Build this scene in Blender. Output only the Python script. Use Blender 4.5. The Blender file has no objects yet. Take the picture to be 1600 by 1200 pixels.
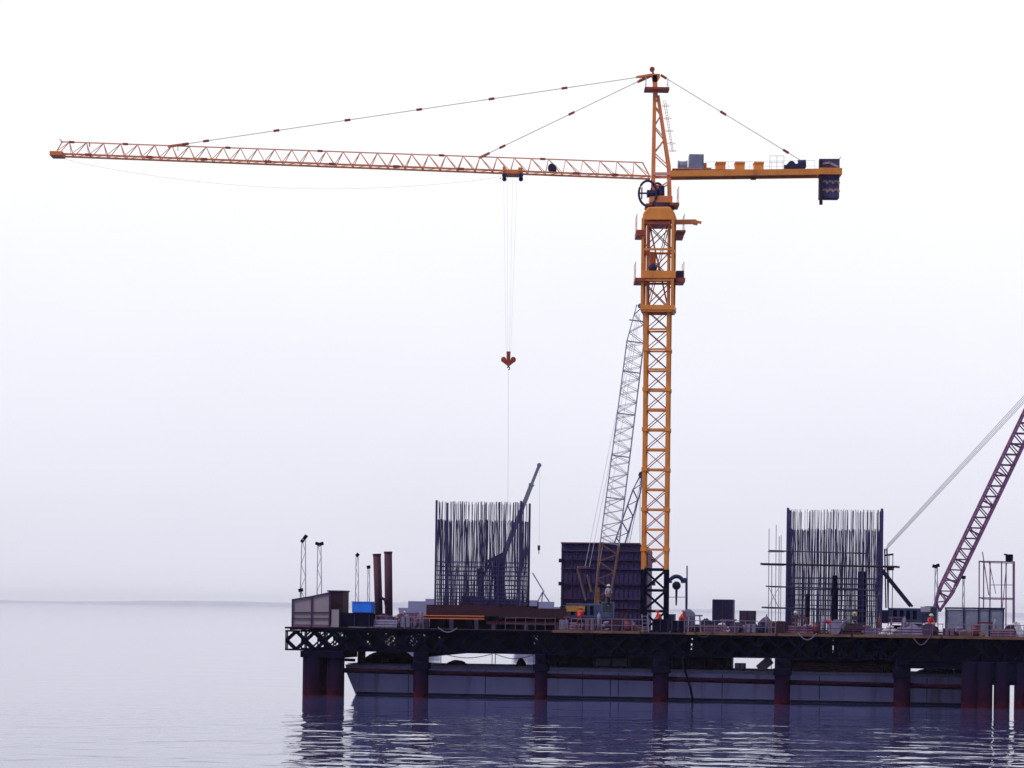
import bpy, math, random
from mathutils import Vector, Matrix
random.seed(7)
R = math.radians
C = bpy.context.scene.collection
SC = bpy.context.scene

# ------------------------------------------------------------------ camera
F = 4000.0; CX = 800.0; CY = 950.0; ROLL = R(0.8); H = 7.0
cam = bpy.data.cameras.new("camera"); camo = bpy.data.objects.new("camera", cam); C.objects.link(camo)
camo.location = (0, 0, H)
cam.sensor_width = 36; cam.lens = 36 * F / 1600
cam.shift_y = (CY - 600) / 1600.0
cam.clip_start = 0.5; cam.clip_end = 20000
cr, sr = math.cos(ROLL), math.sin(ROLL)
camo.rotation_euler = Matrix(((cr, -sr, 0), (0, 0, -1), (sr, cr, 0))).to_euler()
SC.camera = camo

# ------------------------------------------------------------------ world, sun, exposure
SUN_EL, SUN_AZ = R(48), R(-118)          # veiled sun high on the left, a little behind the camera
w = bpy.data.worlds.new("World"); SC.world = w; w.use_nodes = True
nt = w.node_tree; nt.nodes.clear()
out = nt.nodes.new('ShaderNodeOutputWorld'); add = nt.nodes.new('ShaderNodeAddShader')
sky = nt.nodes.new('ShaderNodeTexSky'); sky.sky_type = 'NISHITA'; sky.sun_disc = False
sky.sun_elevation = SUN_EL; sky.sun_rotation = SUN_AZ
sky.dust_density = 4
b1 = nt.nodes.new('ShaderNodeBackground'); b1.inputs['Strength'].default_value = 0.02
nt.links.new(sky.outputs[0], b1.inputs['Color'])
tc = nt.nodes.new('ShaderNodeTexCoord'); sep = nt.nodes.new('ShaderNodeSeparateXYZ')
nt.links.new(tc.outputs['Generated'], sep.inputs[0])
ramp = nt.nodes.new('ShaderNodeValToRGB'); nt.links.new(sep.outputs['Z'], ramp.inputs[0])
cr_ = ramp.color_ramp
stops = [(0.0, (.76, .76, .87)), (.03, (.77, .77, .88)), (.08, (.85, .85, .94)), (.125, (.91, .91, .97)), (.175, (1.0, 1.0, 1.0)), (1.0, (.8, .82, .9))]
cr_.elements[0].position = 0; cr_.elements[0].color = stops[0][1] + (1,)
cr_.elements[1].position = 1; cr_.elements[1].color = stops[-1][1] + (1,)
for p, c in stops[1:-1]:
    e = cr_.elements.new(p); e.color = c + (1,)
mr = nt.nodes.new('ShaderNodeMapRange'); nt.links.new(sep.outputs['Y'], mr.inputs[0])
mr.inputs[1].default_value = -0.9; mr.inputs[2].default_value = 0.85
mr.inputs[3].default_value = 0.50; mr.inputs[4].default_value = 1.0
b2 = nt.nodes.new('ShaderNodeBackground'); tr = nt.nodes.new('ShaderNodeValToRGB'); tr.color_ramp.elements[0].color = (.74, .72, 1.0, 1); tr.color_ramp.elements[1].color = (1, 1, 1, 1); tr.color_ramp.elements[1].position = .95
mr0 = nt.nodes.new('ShaderNodeMapRange'); nt.links.new(sep.outputs['Y'], mr0.inputs[0]); mr0.inputs[1].default_value = -0.9; mr0.inputs[2].default_value = 0.85; nt.links.new(mr0.outputs[0], tr.inputs[0])
mx = nt.nodes.new('ShaderNodeMix'); mx.data_type = 'RGBA'; mx.blend_type = 'MULTIPLY'; mx.inputs[0].default_value = 1.0
nt.links.new(ramp.outputs[0], mx.inputs[6]); nt.links.new(tr.outputs[0], mx.inputs[7])
sn = nt.nodes.new('ShaderNodeTexNoise'); sn.inputs['Scale'].default_value = 7; sn.inputs['Detail'].default_value = 5; smp = nt.nodes.new('ShaderNodeMapping'); smp.inputs['Scale'].default_value = (1, 1, 2)
nt.links.new(tc.outputs['Generated'], smp.inputs[0]); nt.links.new(smp.outputs[0], sn.inputs[0])
smr = nt.nodes.new('ShaderNodeMapRange'); nt.links.new(sn.outputs[0], smr.inputs[0]); smr.inputs[1].default_value = .25; smr.inputs[2].default_value = .75; smr.inputs[3].default_value = .98; smr.inputs[4].default_value = 1.02
mx2 = nt.nodes.new('ShaderNodeMix'); mx2.data_type = 'RGBA'; mx2.blend_type = 'MULTIPLY'; mx2.inputs[0].default_value = 1.0
nt.links.new(mx.outputs[2], mx2.inputs[6]); nt.links.new(smr.outputs[0], mx2.inputs[7])
nt.links.new(mx2.outputs[2], b2.inputs['Color']); nt.links.new(mr.outputs[0], b2.inputs['Strength'])
nt.links.new(b1.outputs[0], add.inputs[0]); nt.links.new(b2.outputs[0], add.inputs[1]); nt.links.new(add.outputs[0], out.inputs[0])

sl = bpy.data.lights.new("sun", 'SUN'); sl.energy = 1.5; sl.angle = R(14); sl.color = (1, .95, .88)
so = bpy.data.objects.new("sun", sl); C.objects.link(so)
sd = Vector((math.sin(SUN_AZ) * math.cos(SUN_EL), math.cos(SUN_AZ) * math.cos(SUN_EL), math.sin(SUN_EL)))
so.rotation_euler = sd.to_track_quat('Z', 'Y').to_euler(); so.location = sd * 100
SC.cycles.volume_bounces = 2
vs = SC.view_settings; vs.view_transform = 'Standard'; vs.look = 'None'; vs.exposure = 0; vs.gamma = 1; vs.use_curve_mapping = False

# ------------------------------------------------------------------ helpers
def P(px, py, D):                      # a point at distance D in the line of a photograph pixel
    dx, dy = px - CX, py - CY
    a = dx * cr + dy * sr; b = -dx * sr + dy * cr
    return Vector((a * D / F, D, H - b * D / F))
TH = R(8.5); SX0, SY0 = -17.6, 199.0   # platform frame: s to the right, t away from the camera
cT, sT = math.cos(TH), math.sin(TH)
def W(s, t, z=0.0):
    return Vector((SX0 + s * cT + t * sT, SY0 - s * sT + t * cT, z))
def S(px, t):                          # s of the platform point seen in pixel column px on row t
    k = (px - CX) / F
    return (k * (SY0 + t * cT) - SX0 - t * sT) / (cT + k * sT)
def L(px, t, z=0.0):
    return W(S(px, t), t, z)
ZD = 5.3

def mat(name, col, rough=.6, metal=0.0, col2=None, scale=1.5, amt=.5, bump=.0, grime=None, stretch=(1, 1, 1), spec=.5):
    m = bpy.data.materials.new(name); m.use_nodes = True; n = m.node_tree
    bs = n.nodes['Principled BSDF']; bs.inputs['Roughness'].default_value = rough; bs.inputs['Metallic'].default_value = metal
    bs.inputs['Specular IOR Level'].default_value = spec
    t = n.nodes.new('ShaderNodeTexCoord'); mp = n.nodes.new('ShaderNodeMapping'); mp.inputs['Scale'].default_value = stretch
    n.links.new(t.outputs['Object'], mp.inputs[0])
    no = n.nodes.new('ShaderNodeTexNoise'); no.inputs['Scale'].default_value = scale; no.inputs['Detail'].default_value = 6; no.inputs['Roughness'].default_value = .65
    n.links.new(mp.outputs[0], no.inputs[0])
    rp = n.nodes.new('ShaderNodeValToRGB'); rp.color_ramp.elements[0].position = .5 - amt * .35; rp.color_ramp.elements[1].position = .5 + amt * .35
    c2 = col2 or tuple(c * .55 for c in col)
    rp.color_ramp.elements[0].color = tuple(c2) + (1,); rp.color_ramp.elements[1].color = tuple(col) + (1,)
    n.links.new(no.outputs[0], rp.inputs[0]); n.links.new(rp.outputs[0], bs.inputs['Base Color'])
    if bump:
        b = n.nodes.new('ShaderNodeBump'); b.inputs['Strength'].default_value = bump; n.links.new(no.outputs[0], b.inputs['Height']); n.links.new(b.outputs[0], bs.inputs['Normal'])
    return m
M = {}
M['yellow'] = mat('crane_yellow_paint', (.88, .345, .04), .5, col2=(.62, .18, .03), scale=.9, amt=.9)
M['orange'] = mat('crane_orange_paint', (.85, .27, .06), .5, col2=(.6, .15, .05), scale=1.2, amt=.8)
M['jibred'] = mat('sky_paled_jib_red', (.92, .42, .28), .5, col2=(.72, .27, .18), scale=.8, amt=.8)  # lightened: thin bars washing out against bright sky, put into the colour
M['redor'] = mat('dark_red_orange_paint', (.42, .06, .02), .55, col2=(.2, .03, .02))
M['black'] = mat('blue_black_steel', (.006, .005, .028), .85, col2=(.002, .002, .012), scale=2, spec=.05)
M['truss'] = mat('shadow_navy_truss_steel', (.005, .004, .026), .85, col2=(.002, .0015, .012), scale=1.5, spec=.04)  # near-black navy: the shadow tone is put into the base colour
M['navy'] = mat('navy_steel', (.02, .02, .09), .6, col2=(.01, .008, .04), scale=2, spec=.3)
M['deck'] = mat('deck_timber', (.05, .03, .05), .8, col2=(.02, .012, .03), scale=1.2, stretch=(.3, 3, 1))
M['tan'] = mat('weathered_timber', (.22, .11, .06), .8, col2=(.07, .03, .04), scale=1.6, stretch=(.5, 2, 2), bump=.3)
M['maroon'] = mat('maroon_steel', (.040, .006, .022), .7, col2=(.014, .003, .016), scale=1.2, amt=.9, spec=.3)
M['rustpile'] = mat('rusty_maroon_pile', (.09, .02, .045), .7, col2=(.035, .010, .035), scale=1.3, stretch=(1, 1, .3), amt=.8, spec=.3)
M['form'] = mat('formwork_steel', (.075, .045, .17), .65, col2=(.032, .022, .10), scale=.8, amt=.9, spec=.3)
M['formtop'] = mat('formwork_rust', (.12, .03, .07), .7, col2=(.05, .015, .06), scale=2)
def streaks(m, col, st=(1.2, 1.2, .12), lo=.56, hi=.72):
    n = m.node_tree; bs = n.nodes['Principled BSDF']; src = bs.inputs['Base Color'].links[0].from_socket
    t = n.nodes.new('ShaderNodeTexCoord'); mp = n.nodes.new('ShaderNodeMapping'); mp.inputs['Scale'].default_value = st; n.links.new(t.outputs['Object'], mp.inputs[0])
    no = n.nodes.new('ShaderNodeTexNoise'); no.inputs['Scale'].default_value = 1.0; no.inputs['Detail'].default_value = 7; n.links.new(mp.outputs[0], no.inputs[0])
    mr = n.nodes.new('ShaderNodeMapRange'); mr.inputs[1].default_value = lo; mr.inputs[2].default_value = hi; mr.inputs[4].default_value = .75; n.links.new(no.outputs[0], mr.inputs[0])
    mx = n.nodes.new('ShaderNodeMix'); mx.data_type = 'RGBA'; n.links.new(mr.outputs[0], mx.inputs[0]); n.links.new(src, mx.inputs[6]); mx.inputs[7].default_value = col + (1,)
    n.links.new(mx.outputs[2], bs.inputs['Base Color'])
streaks(M['form'], (.13, .045, .09), (.9, .9, .2))
M['rebar'] = mat('rebar_steel', (.050, .044, .17), .6, col2=(.022, .018, .08), scale=.8, spec=.3)
M['grey'] = mat('lavender_grey_paint', (.24, .26, .36), .55, col2=(.14, .15, .24))
M['pale'] = mat('pale_galvanised', (.42, .42, .52), .5, col2=(.28, .28, .38))
M['white'] = mat('dirty_white_paint', (.68, .66, .72), .6, col2=(.45, .42, .5))
M['beige'] = mat('beige_sheet', (.34, .29, .31), .7, col2=(.24, .20, .25), scale=1.2, amt=.9, stretch=(1, 1, .4))
M['bluegrey'] = mat('blue_grey_machine', (.06, .10, .24), .5, col2=(.03, .04, .12))
M['blue'] = mat('bright_blue_paint', (.008, .20, .90), .5, col2=(.006, .15, .75))
M['archblue'] = mat('arch_blue_paint', (.015, .05, .22), .5, col2=(.01, .03, .12))
M['concrete'] = mat('counterweight_concrete', (.075, .065, .19), .8, col2=(.04, .035, .11), scale=2)
M['chev'] = mat('faded_marking_paint', (.50, .36, .24), .7, col2=(.28, .18, .2), scale=3, amt=.8)
M['rope'] = mat('wire_rope', (.16, .16, .24), .6)
M['palerope'] = mat('pale_wire_rope', (.75, .75, .85), .6, col2=(.6,.6,.7))
M['pipe'] = mat('maroon_brace_pipe', (.022, .004, .014), .8, col2=(.012, .003, .014), scale=1, amt=.9, spec=.05)
M['hull'] = mat('barge_hull_paint', (.42, .41, .70), .5, col2=(.20, .22, .50), scale=.35, amt=1.1, stretch=(1, 1, .5), spec=.4)
streaks(M['hull'], (.12, .07, .14), (1.0, 1.0, .15))
streaks(M['yellow'], (.32, .09, .03), (1.5, 1.5, .5), .58, .75)
M['hulltop'] = mat('barge_deck_plate', (.25, .22, .30), .6, col2=(.12, .1, .2), scale=.6)
M['pink'] = mat('dusty_pink_stuff', (.20, .10, .16), .8, col2=(.08, .03, .08), scale=3, amt=.8)
M['lav'] = mat('dusty_lavender_stuff', (.26, .22, .34), .8, col2=(.10, .08, .18), scale=3, amt=.8)
M['purple'] = mat('dark_purple_stuff', (.06, .03, .09), .8, col2=(.025, .01, .05), scale=3)
M['red'] = mat('faded_red_paint', (.16, .025, .04), .6, col2=(.09, .01, .03), scale=3)
M['coral'] = mat('coral_cloth', (.80, .035, .035), .7, col2=(.6, .02, .03))
M['shirt'] = mat('pale_shirt_cloth', (.5, .5, .62), .8)
M['dkcloth'] = mat('navy_cloth', (.02, .022, .08), .8)
M['skin'] = mat('skin', (.30, .15, .10), .6, col2=(.25, .12, .08))
M['helmet'] = mat('red_helmet', (.6, .03, .03), .4, col2=(.5, .02, .02)); M['helmetw'] = mat('white_helmet', (.7, .7, .7), .4); M['helmety'] = mat('yellow_helmet', (.7, .45, .06), .4)
M['shore'] = mat('haze_tinted_shore', (.52, .53, .62), .95, col2=(.44, .46, .56), scale=.01)  # pale base colour carries the haze of distance
M['gold'] = mat('golden_yellow_paint', (.55, .27, .04), .55, col2=(.32, .13, .03))
M['oldyel'] = mat('worn_yellow_boom', (.22, .12, .07), .6, col2=(.11, .05, .06), scale=1)
M['glareboom'] = mat('glare_paled_boom', (.40, .38, .50), .6, col2=(.22, .20, .32), scale=1)  # upper boom: bleaching by the overexposed sky is put into the colour
M['purpboom'] = mat('dull_purple_boom', (.22, .075, .20), .6, col2=(.12, .04, .14), scale=1)
M['bluegrey2'] = mat('dim_blue_house_paint', (.04, .05, .16), .6, col2=(.02, .02, .09), scale=1.2)
M['boomblue'] = mat('slate_boom', (.24, .23, .44), .6, col2=(.15,.14,.32))
M['glass'] = mat('dark_glass', (.03, .04, .06), .1)

# piles: rust red band in the tidal zone, dark above (material placed by height: a real stain)
def pile_mat():
    m = bpy.data.materials.new('tidal_rust_pile'); m.use_nodes = True; n = m.node_tree; bs = n.nodes['Principled BSDF']
    bs.inputs['Roughness'].default_value = .85; bs.inputs['Specular IOR Level'].default_value = .06
    g = n.nodes.new('ShaderNodeNewGeometry'); sp = n.nodes.new('ShaderNodeSeparateXYZ'); n.links.new(g.outputs['Position'], sp.inputs[0])
    no = n.nodes.new('ShaderNodeTexNoise'); no.inputs['Scale'].default_value = 2.2; no.inputs['Detail'].default_value = 8; no.inputs['Roughness'].default_value = .75; n.links.new(g.outputs['Position'], no.inputs[0])
    ma = n.nodes.new('ShaderNodeMath'); ma.operation = 'MULTIPLY_ADD'; ma.inputs[1].default_value = 3.0; n.links.new(no.outputs[0], ma.inputs[0]); n.links.new(sp.outputs['Z'], ma.inputs[2])
    rp = n.nodes.new('ShaderNodeValToRGB'); mr = n.nodes.new('ShaderNodeMapRange'); mr.inputs[1].default_value = 1.1; mr.inputs[2].default_value = 4.2
    n.links.new(ma.outputs[0], mr.inputs[0]); n.links.new(mr.outputs[0], rp.inputs[0])
    e = rp.color_ramp.elements; e[0].color = (.05, .006, .012, 1); e[1].color = (.005, .003, .020, 1)
    a = e.new(.08); a.color = (.048, .005, .011, 1); a = e.new(.22); a.color = (.034, .004, .013, 1); a = e.new(.36); a.color = (.016, .003, .020, 1)
    n.links.new(rp.outputs[0], bs.inputs['Base Color']); return m
M['pile'] = pile_mat()

def water_mat():
    m = bpy.data.materials.new('sea_water'); m.use_nodes = True; n = m.node_tree; bs = n.nodes['Principled BSDF']
    bs.inputs['Base Color'].default_value = (.055, .06, .17, 1); bs.inputs['Roughness'].default_value = .03; bs.inputs['IOR'].default_value = 1.36
    g = n.nodes.new('ShaderNodeNewGeometry')
    def noise(sc, st, det):
        mp = n.nodes.new('ShaderNodeMapping'); mp.inputs['Scale'].default_value = st; n.links.new(g.outputs['Position'], mp.inputs[0])
        no = n.nodes.new('ShaderNodeTexNoise'); no.inputs['Scale'].default_value = sc; no.inputs['Detail'].default_value = det; no.inputs['Distortion'].default_value = .4
        n.links.new(mp.outputs[0], no.inputs[0]); return no
    a = noise(1.0, (.13, .13, 1), 2.0); b = noise(1.0, (.42, .40, 1), 2.0)
    sp = n.nodes.new('ShaderNodeSeparateXYZ'); n.links.new(g.outputs['Position'], sp.inputs[0])
    mr = n.nodes.new('ShaderNodeMapRange'); mr.inputs[1].default_value = 150; mr.inputs[2].default_value = 184; mr.inputs[3].default_value = 1; mr.inputs[4].default_value = .10; mr.interpolation_type = 'SMOOTHSTEP'
    n.links.new(sp.outputs['Y'], mr.inputs[0])
    m1 = n.nodes.new('ShaderNodeMath'); m1.operation = 'MULTIPLY'; m1.inputs[1].default_value = .42; n.links.new(b.outputs[0], m1.inputs[0])
    ad = n.nodes.new('ShaderNodeMath'); n.links.new(a.outputs[0], ad.inputs[0]); n.links.new(m1.outputs[0], ad.inputs[1])
    m2 = n.nodes.new('ShaderNodeMath'); m2.operation = 'MULTIPLY'; n.links.new(ad.outputs[0], m2.inputs[0]); n.links.new(mr.outputs[0], m2.inputs[1])
    bp = n.nodes.new('ShaderNodeBump'); bp.inputs['Strength'].default_value = 1.0; bp.inputs['Distance'].default_value = .40
    n.links.new(m2.outputs[0], bp.inputs['Height']); n.links.new(bp.outputs[0], bs.inputs['Normal']); return m
M['water'] = water_mat()

def wloc(o):
    v = Vector((0, 0, 0))
    while o is not None:
        v = v + o.location; o = o.parent
    return v
def tag(o, label=None, cat=None, group=None, kind=None):
    if label: o['label'] = label
    if cat: o['category'] = cat
    if group: o['group'] = group
    if kind: o['kind'] = kind
    return o
def thing(name, label, cat, loc=(0, 0, 0), group=None, rz=0):
    o = bpy.data.objects.new(name, None); C.objects.link(o); o.location = loc; o.rotation_euler = (0, 0, rz)
    o.empty_display_size = .3
    return tag(o, label, cat, group)

class MB:
    def __init__(s): s.v = []; s.f = []
    def quadbox(s, c):                  # 8 corners: bottom 4 ccw, top 4 ccw
        k = len(s.v); s.v += [Vector(p) for p in c]
        for q in ((3, 2, 1, 0), (4, 5, 6, 7), (0, 1, 5, 4), (1, 2, 6, 5), (2, 3, 7, 6), (3, 0, 4, 7)): s.f.append([k + i for i in q])
        return s
    def box(s, c, d, rz=0.0):
        c = Vector(c); x, y, z = d[0] / 2, d[1] / 2, d[2] / 2; a, b = math.cos(rz), math.sin(rz)
        pts = []
        for zz in (-z, z):
            for (xx, yy) in ((-x, -y), (x, -y), (x, y), (-x, y)): pts.append(c + Vector((xx * a - yy * b, xx * b + yy * a, zz)))
        return s.quadbox(pts)
    def bar(s, p, q, w, h=None, up=(0, 0, 1)):   # rectangular bar
        h = h or w; p = Vector(p); q = Vector(q); d = (q - p)
        if d.length < 1e-6: return s
        d.normalize(); u = Vector(up)
        if abs(d.dot(u)) > .98: u = Vector((0, 1, 0))
        sd_ = d.cross(u).normalized(); u2 = sd_.cross(d).normalized()
        pts = []
        for e in (p, q):
            for (a, b) in ((-1, -1), (1, -1), (1, 1), (-1, 1)): pts.append(e + sd_ * a * w / 2 + u2 * b * h / 2)
        return s.quadbox(pts)
    def tube(s, p, q, r, n=8, r2=None):
        return s.path([p, q], [r, r if r2 is None else r2], n)
    def path(s, pts, rr, n=8):
        pts = [Vector(p) for p in pts]
        if not isinstance(rr, (list, tuple)): rr = [rr] * len(pts)
        rings = []
        for i, p in enumerate(pts):
            d = (pts[min(i + 1, len(pts) - 1)] - pts[max(i - 1, 0)]).normalized()
            u = Vector((0, 0, 1)) if abs(d.z) < .9 else Vector((1, 0, 0))
            a = d.cross(u).normalized(); b = a.cross(d).normalized(); k = len(s.v)
            for j in range(n):
                th = 2 * math.pi * j / n; s.v.append(p + (a * math.cos(th) + b * math.sin(th)) * rr[i])
            rings.append(k)
        for i in range(len(rings) - 1):
            k, l = rings[i], rings[i + 1]
            for j in range(n): s.f.append([k + j, k + (j + 1) % n, l + (j + 1) % n, l + j])
        s.f.append([rings[0] + j for j in range(n)][::-1]); s.f.append([rings[-1] + j for j in range(n)])
        return s
    def disc(s, c, axis, r, th, n=20):
        c = Vector(c); a = Vector(axis).normalized() * th / 2; return s.tube(c - a, c + a, r, n)
    def ring(s, c, ax, R1, r, n=24, m=6, a0=0, a1=2 * math.pi, U=None, V=None, sy=1.0):
        c = Vector(c); ax = Vector(ax).normalized()
        U = Vector(U) if U else Vector((1, 0, 0)); V = ax.cross(U)
        pts = [c + U * R1 * math.cos(a0 + (a1 - a0) * i / n) + V * R1 * sy * math.sin(a0 + (a1 - a0) * i / n) for i in range(n + 1)]
        return s.path(pts, r, m)
    def ball(s, c, r, nu=12, nv=8, half=False, sc=(1, 1, 1), jit=0):
        c = Vector(c); k = len(s.v); rows = []
        for i in range(nv + 1):
            ph = (math.pi / 2) * (1 - i / nv) if half else math.pi / 2 - math.pi * i / nv
            row = []
            for j in range(nu):
                th = 2 * math.pi * j / nu; rj = r * (1 + random.uniform(-jit, jit))
                s.v.append(c + Vector((rj * math.cos(ph) * math.cos(th) * sc[0], rj * math.cos(ph) * math.sin(th) * sc[1], rj * math.sin(ph) * sc[2]))); row.append(len(s.v) - 1)
            rows.append(row)
        for i in range(nv):
            for j in range(nu): s.f.append([rows[i][j], rows[i + 1][j], rows[i + 1][(j + 1) % nu], rows[i][(j + 1) % nu]])
        if half: s.f.append(rows[-1][::-1])
        return s
    def prism(s, prof, d):              # profile points (world Vectors) extruded by d
        n = len(prof); k = len(s.v); s.v += [Vector(p) for p in prof] + [Vector(p) + Vector(d) for p in prof]
        s.f.append(list(range(k, k + n))); s.f.append(list(range(k + n, k + 2 * n))[::-1])
        for i in range(n): s.f.append([k + i, k + n + i, k + n + (i + 1) % n, k + (i + 1) % n])
        return s
    def build(s, name, m, parent=None, smooth=False, bevel=0):
        me = bpy.data.meshes.new(name)
        if parent is None:
            xs = [p.x for p in s.v]; ys = [p.y for p in s.v]; off = Vector(((min(xs) + max(xs)) / 2, (min(ys) + max(ys)) / 2, min(p.z for p in s.v)))
        else: off = wloc(parent)
        me.from_pydata([tuple(p - off) for p in s.v], [], s.f); me.update()
        me.materials.append(M[m] if isinstance(m, str) else m)
        o = bpy.data.objects.new(name, me); C.objects.link(o)
        if parent is None: o.location = off
        else: o.parent = parent
        bmf = me
        import bmesh
        bm = bmesh.new(); bm.from_mesh(me); bmesh.ops.recalc_face_normals(bm, faces=bm.faces); bm.to_mesh(me); bm.free()
        if smooth:
            for p in me.polygons: p.use_smooth = True
        if bevel:
            b = o.modifiers.new('bevel', 'BEVEL'); b.width = bevel; b.segments = 2
        return o
def each(mb, name, m, parent):
    for i in range(0, len(mb.v), 8):
        q = MB(); q.quadbox(mb.v[i:i + 8]); q.build(name, m, parent)
def lerp(a, b, t): return a + (b - a) * t
def copy_thing(o, parent=None):
    c = o.copy(); C.objects.link(c); c.parent = parent
    for ch in list(o.children): copy_thing(ch, c)
    return c

def lattice(mb, p, q, side, up, w0, w1, n, r, rl, foot=0.0, tipf=0.0):
    """square lattice boom with four chords from p to q; side/up unit vectors, width w0 -> w1, pinched ends"""
    p = Vector(p); q = Vector(q); side = Vector(side).normalized(); up = Vector(up).normalized()
    def wid(t):
        w_ = w0 + (w1 - w0) * t
        if foot and t < foot: w_ *= .45 + .55 * t / foot
        if tipf and t > 1 - tipf: w_ *= .35 + .65 * (1 - t) / tipf
        return w_
    def c(i, a, b):
        t = i / n; w_ = wid(t) / 2; return lerp(p, q, t) + side * a * w_ + up * b * w_
    for (a, b) in ((-1, -1), (1, -1), (1, 1), (-1, 1)):
        mb.path([c(i, a, b) for i in range(n + 1)], r, 5)
    for i in range(n):
        for (A, B) in (((-1, -1), (1, -1)), ((-1, 1), (1, 1)), ((-1, -1), (-1, 1)), ((1, -1), (1, 1))):
            if i % 2: A, B = B, A
            mb.bar(c(i, *A), c(i + 1, *B), rl * 2)
    for i in (0, n):
        mb.bar(c(i, -1, -1), c(i, 1, -1), r * 2.2); mb.bar(c(i, -1, 1), c(i, 1, 1), r * 2.2)
    return c

# ------------------------------------------------------------------ water and far shore
mb = MB(); k = 0
mb.v = [Vector((-8000, -20, 0)), Vector((8000, -20, 0)), Vector((8000, 14000, 0)), Vector((-8000, 14000, 0))]; mb.f = [[0, 1, 2, 3]]
tag(mb.build('water', 'water'), 'calm pale lavender sea, rippled below the platform', 'water', kind='structure')
mb = MB(); Y0 = 11500; N = 120; prof = []
for i in range(N + 1):
    x = -4200 + 8400 * i / N
    h_ = 15 + 5 * math.sin(i * .13 + 1) + 3 * math.sin(i * .37) + random.uniform(-1, 1)
    if x > -300: h_ *= .8
    prof.append((x, max(2, h_)))
for (x, h_) in prof:
    mb.v += [Vector((x, Y0, -1)), Vector((x, Y0 + 60, h_)), Vector((x, Y0 + 200, h_ * 1.2)), Vector((x, Y0 + 400, -1))]
for i in range(N):
    for j in range(3): mb.f.append([i * 4 + j, i * 4 + 4 + j, i * 4 + 5 + j, i * 4 + 1 + j])
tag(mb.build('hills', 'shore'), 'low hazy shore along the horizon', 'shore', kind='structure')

# ------------------------------------------------------------------ pile platform
plat = thing('pile_platform', 'long dark steel trestle platform on rusty piles carrying the tower crane', 'platform', W(0, 0, 0))
SE = 66.0; TB = 24.0
mb = MB(); mb.box(W(SE / 2, TB / 2, 5.235), (SE, TB, .13), -TH); mb.build('deck', 'deck', plat)
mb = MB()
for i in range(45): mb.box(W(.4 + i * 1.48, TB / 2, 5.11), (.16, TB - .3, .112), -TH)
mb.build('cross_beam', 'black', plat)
def bailey(t, s0, s1, zb=3.5, zt=5.0):
    mb = MB(); zm = (zb + zt) / 2; hb = 1.525; n = int((s1 - s0) / hb)
    for z in (zb, zt - .05): mb.box(W((s0 + s0 + n * hb) / 2, t, z + .03), (n * hb + .1, .16, .13), -TH)
    for i in range(n + 1):
        s_ = s0 + i * hb; mb.bar(W(s_, t, zb), W(s_, t, zt), .10)
        if i % 2 == 0 and i: mb.bar(W(s_ + .13, t, zb), W(s_ + .13, t, zt), .09)
        if i < n:
            a = W(s_, t, zm); b = W(s_ + hb / 2, t, zt - .05); c = W(s_ + hb, t, zm); d = W(s_ + hb / 2, t, zb + .05)
            for (p, q) in ((a, b), (b, c), (c, d), (d, a)): mb.bar(p, q, .19 if t < 1 else .12)
    mb.build('bailey_truss', 'truss', plat)
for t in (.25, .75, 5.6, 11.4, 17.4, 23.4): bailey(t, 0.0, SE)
# dark infill boards added to blacken the gaps behind the front pair of trusses
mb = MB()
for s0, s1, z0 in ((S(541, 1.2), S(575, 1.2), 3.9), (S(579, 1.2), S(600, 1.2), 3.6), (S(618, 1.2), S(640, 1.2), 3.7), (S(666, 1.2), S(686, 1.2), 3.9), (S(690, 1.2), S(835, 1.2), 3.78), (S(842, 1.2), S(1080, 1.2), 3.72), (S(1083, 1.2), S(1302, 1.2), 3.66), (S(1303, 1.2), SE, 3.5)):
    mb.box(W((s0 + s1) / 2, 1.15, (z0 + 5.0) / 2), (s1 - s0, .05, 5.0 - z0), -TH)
each(mb, 'dark_infill_board', 'black', plat)
# edge timber
mb = MB(); s_ = 0
for (a, b) in ((864, 1000), (1072, 1212), (1216, 1330), (1334, 1470), (1474, 1640)):
    sa, sb = S(a, -.1), S(b, -.1); mb.box(W((sa + sb) / 2, -.08, 5.27), (sb - sa, .14, .2), -TH)
each(mb, 'edge_board', 'tan', plat)
mb = MB(); sa, sb = 0, S(862, -.1); mb.box(W((sa + sb) / 2, -.08, 5.22), (sb - sa, .1, .14), -TH); mb.build('edge_board', 'black', plat)
def pile(px, t, r=.52, top=3.45, collar=True, mname='pile'):
    p = L(px, t)
    mb = MB(); mb.tube(p + Vector((0, 0, -4)), p + Vector((0, 0, top)), r, 20); o = mb.build('pile', mname, plat, smooth=False)
    for pl in o.data.polygons: pl.use_smooth = len(pl.vertices) == 4
    return o
for px in (659, 847, 1034, 1224, 1410):
    r = .60 if px != 847 else .5
    pile(px, .6, r); pile(px + 3, 13.5, .5); pile(px + 2, 22, .5)
    p = L(px, .6)
    mb = MB(); mb.box(p + Vector((0, 0, 2.45)), (r * 2.25, r * 2.25, .5), -TH); mb.build('pile_clamp', 'black', plat)
    sc_ = S(px, .6)
    mb = MB(); mb.box(W(sc_, 12, 3.28), (.75, 24.4, .35), -TH); mb.build('cap_beam', 'black', plat)
pile(490, .6, .78); pile(526, .6, .68); pile(492, 4.2, .62); pile(527, 4.4, .6); pile(507, 3.2, .62)
mb = MB(); mb.box(W((S(474, .6) + S(541, .6)) / 2, 2.4, 3.2), (S(541, .6) - S(474, .6), 5.2, .5), -TH); mb.build('cap_beam', 'black', plat)
for px, t, r in ((1413, 1.9, .55), (1518, .6, .7), (1540, .4, .6), (1567, .6, .60), (1534, 3.4, .75), (1598, .6, .56), (1625, .6, .6), (1508, 5.5, .8)):
    pile(px, t, r)
sa, sb = S(1508, .5), SE
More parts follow.
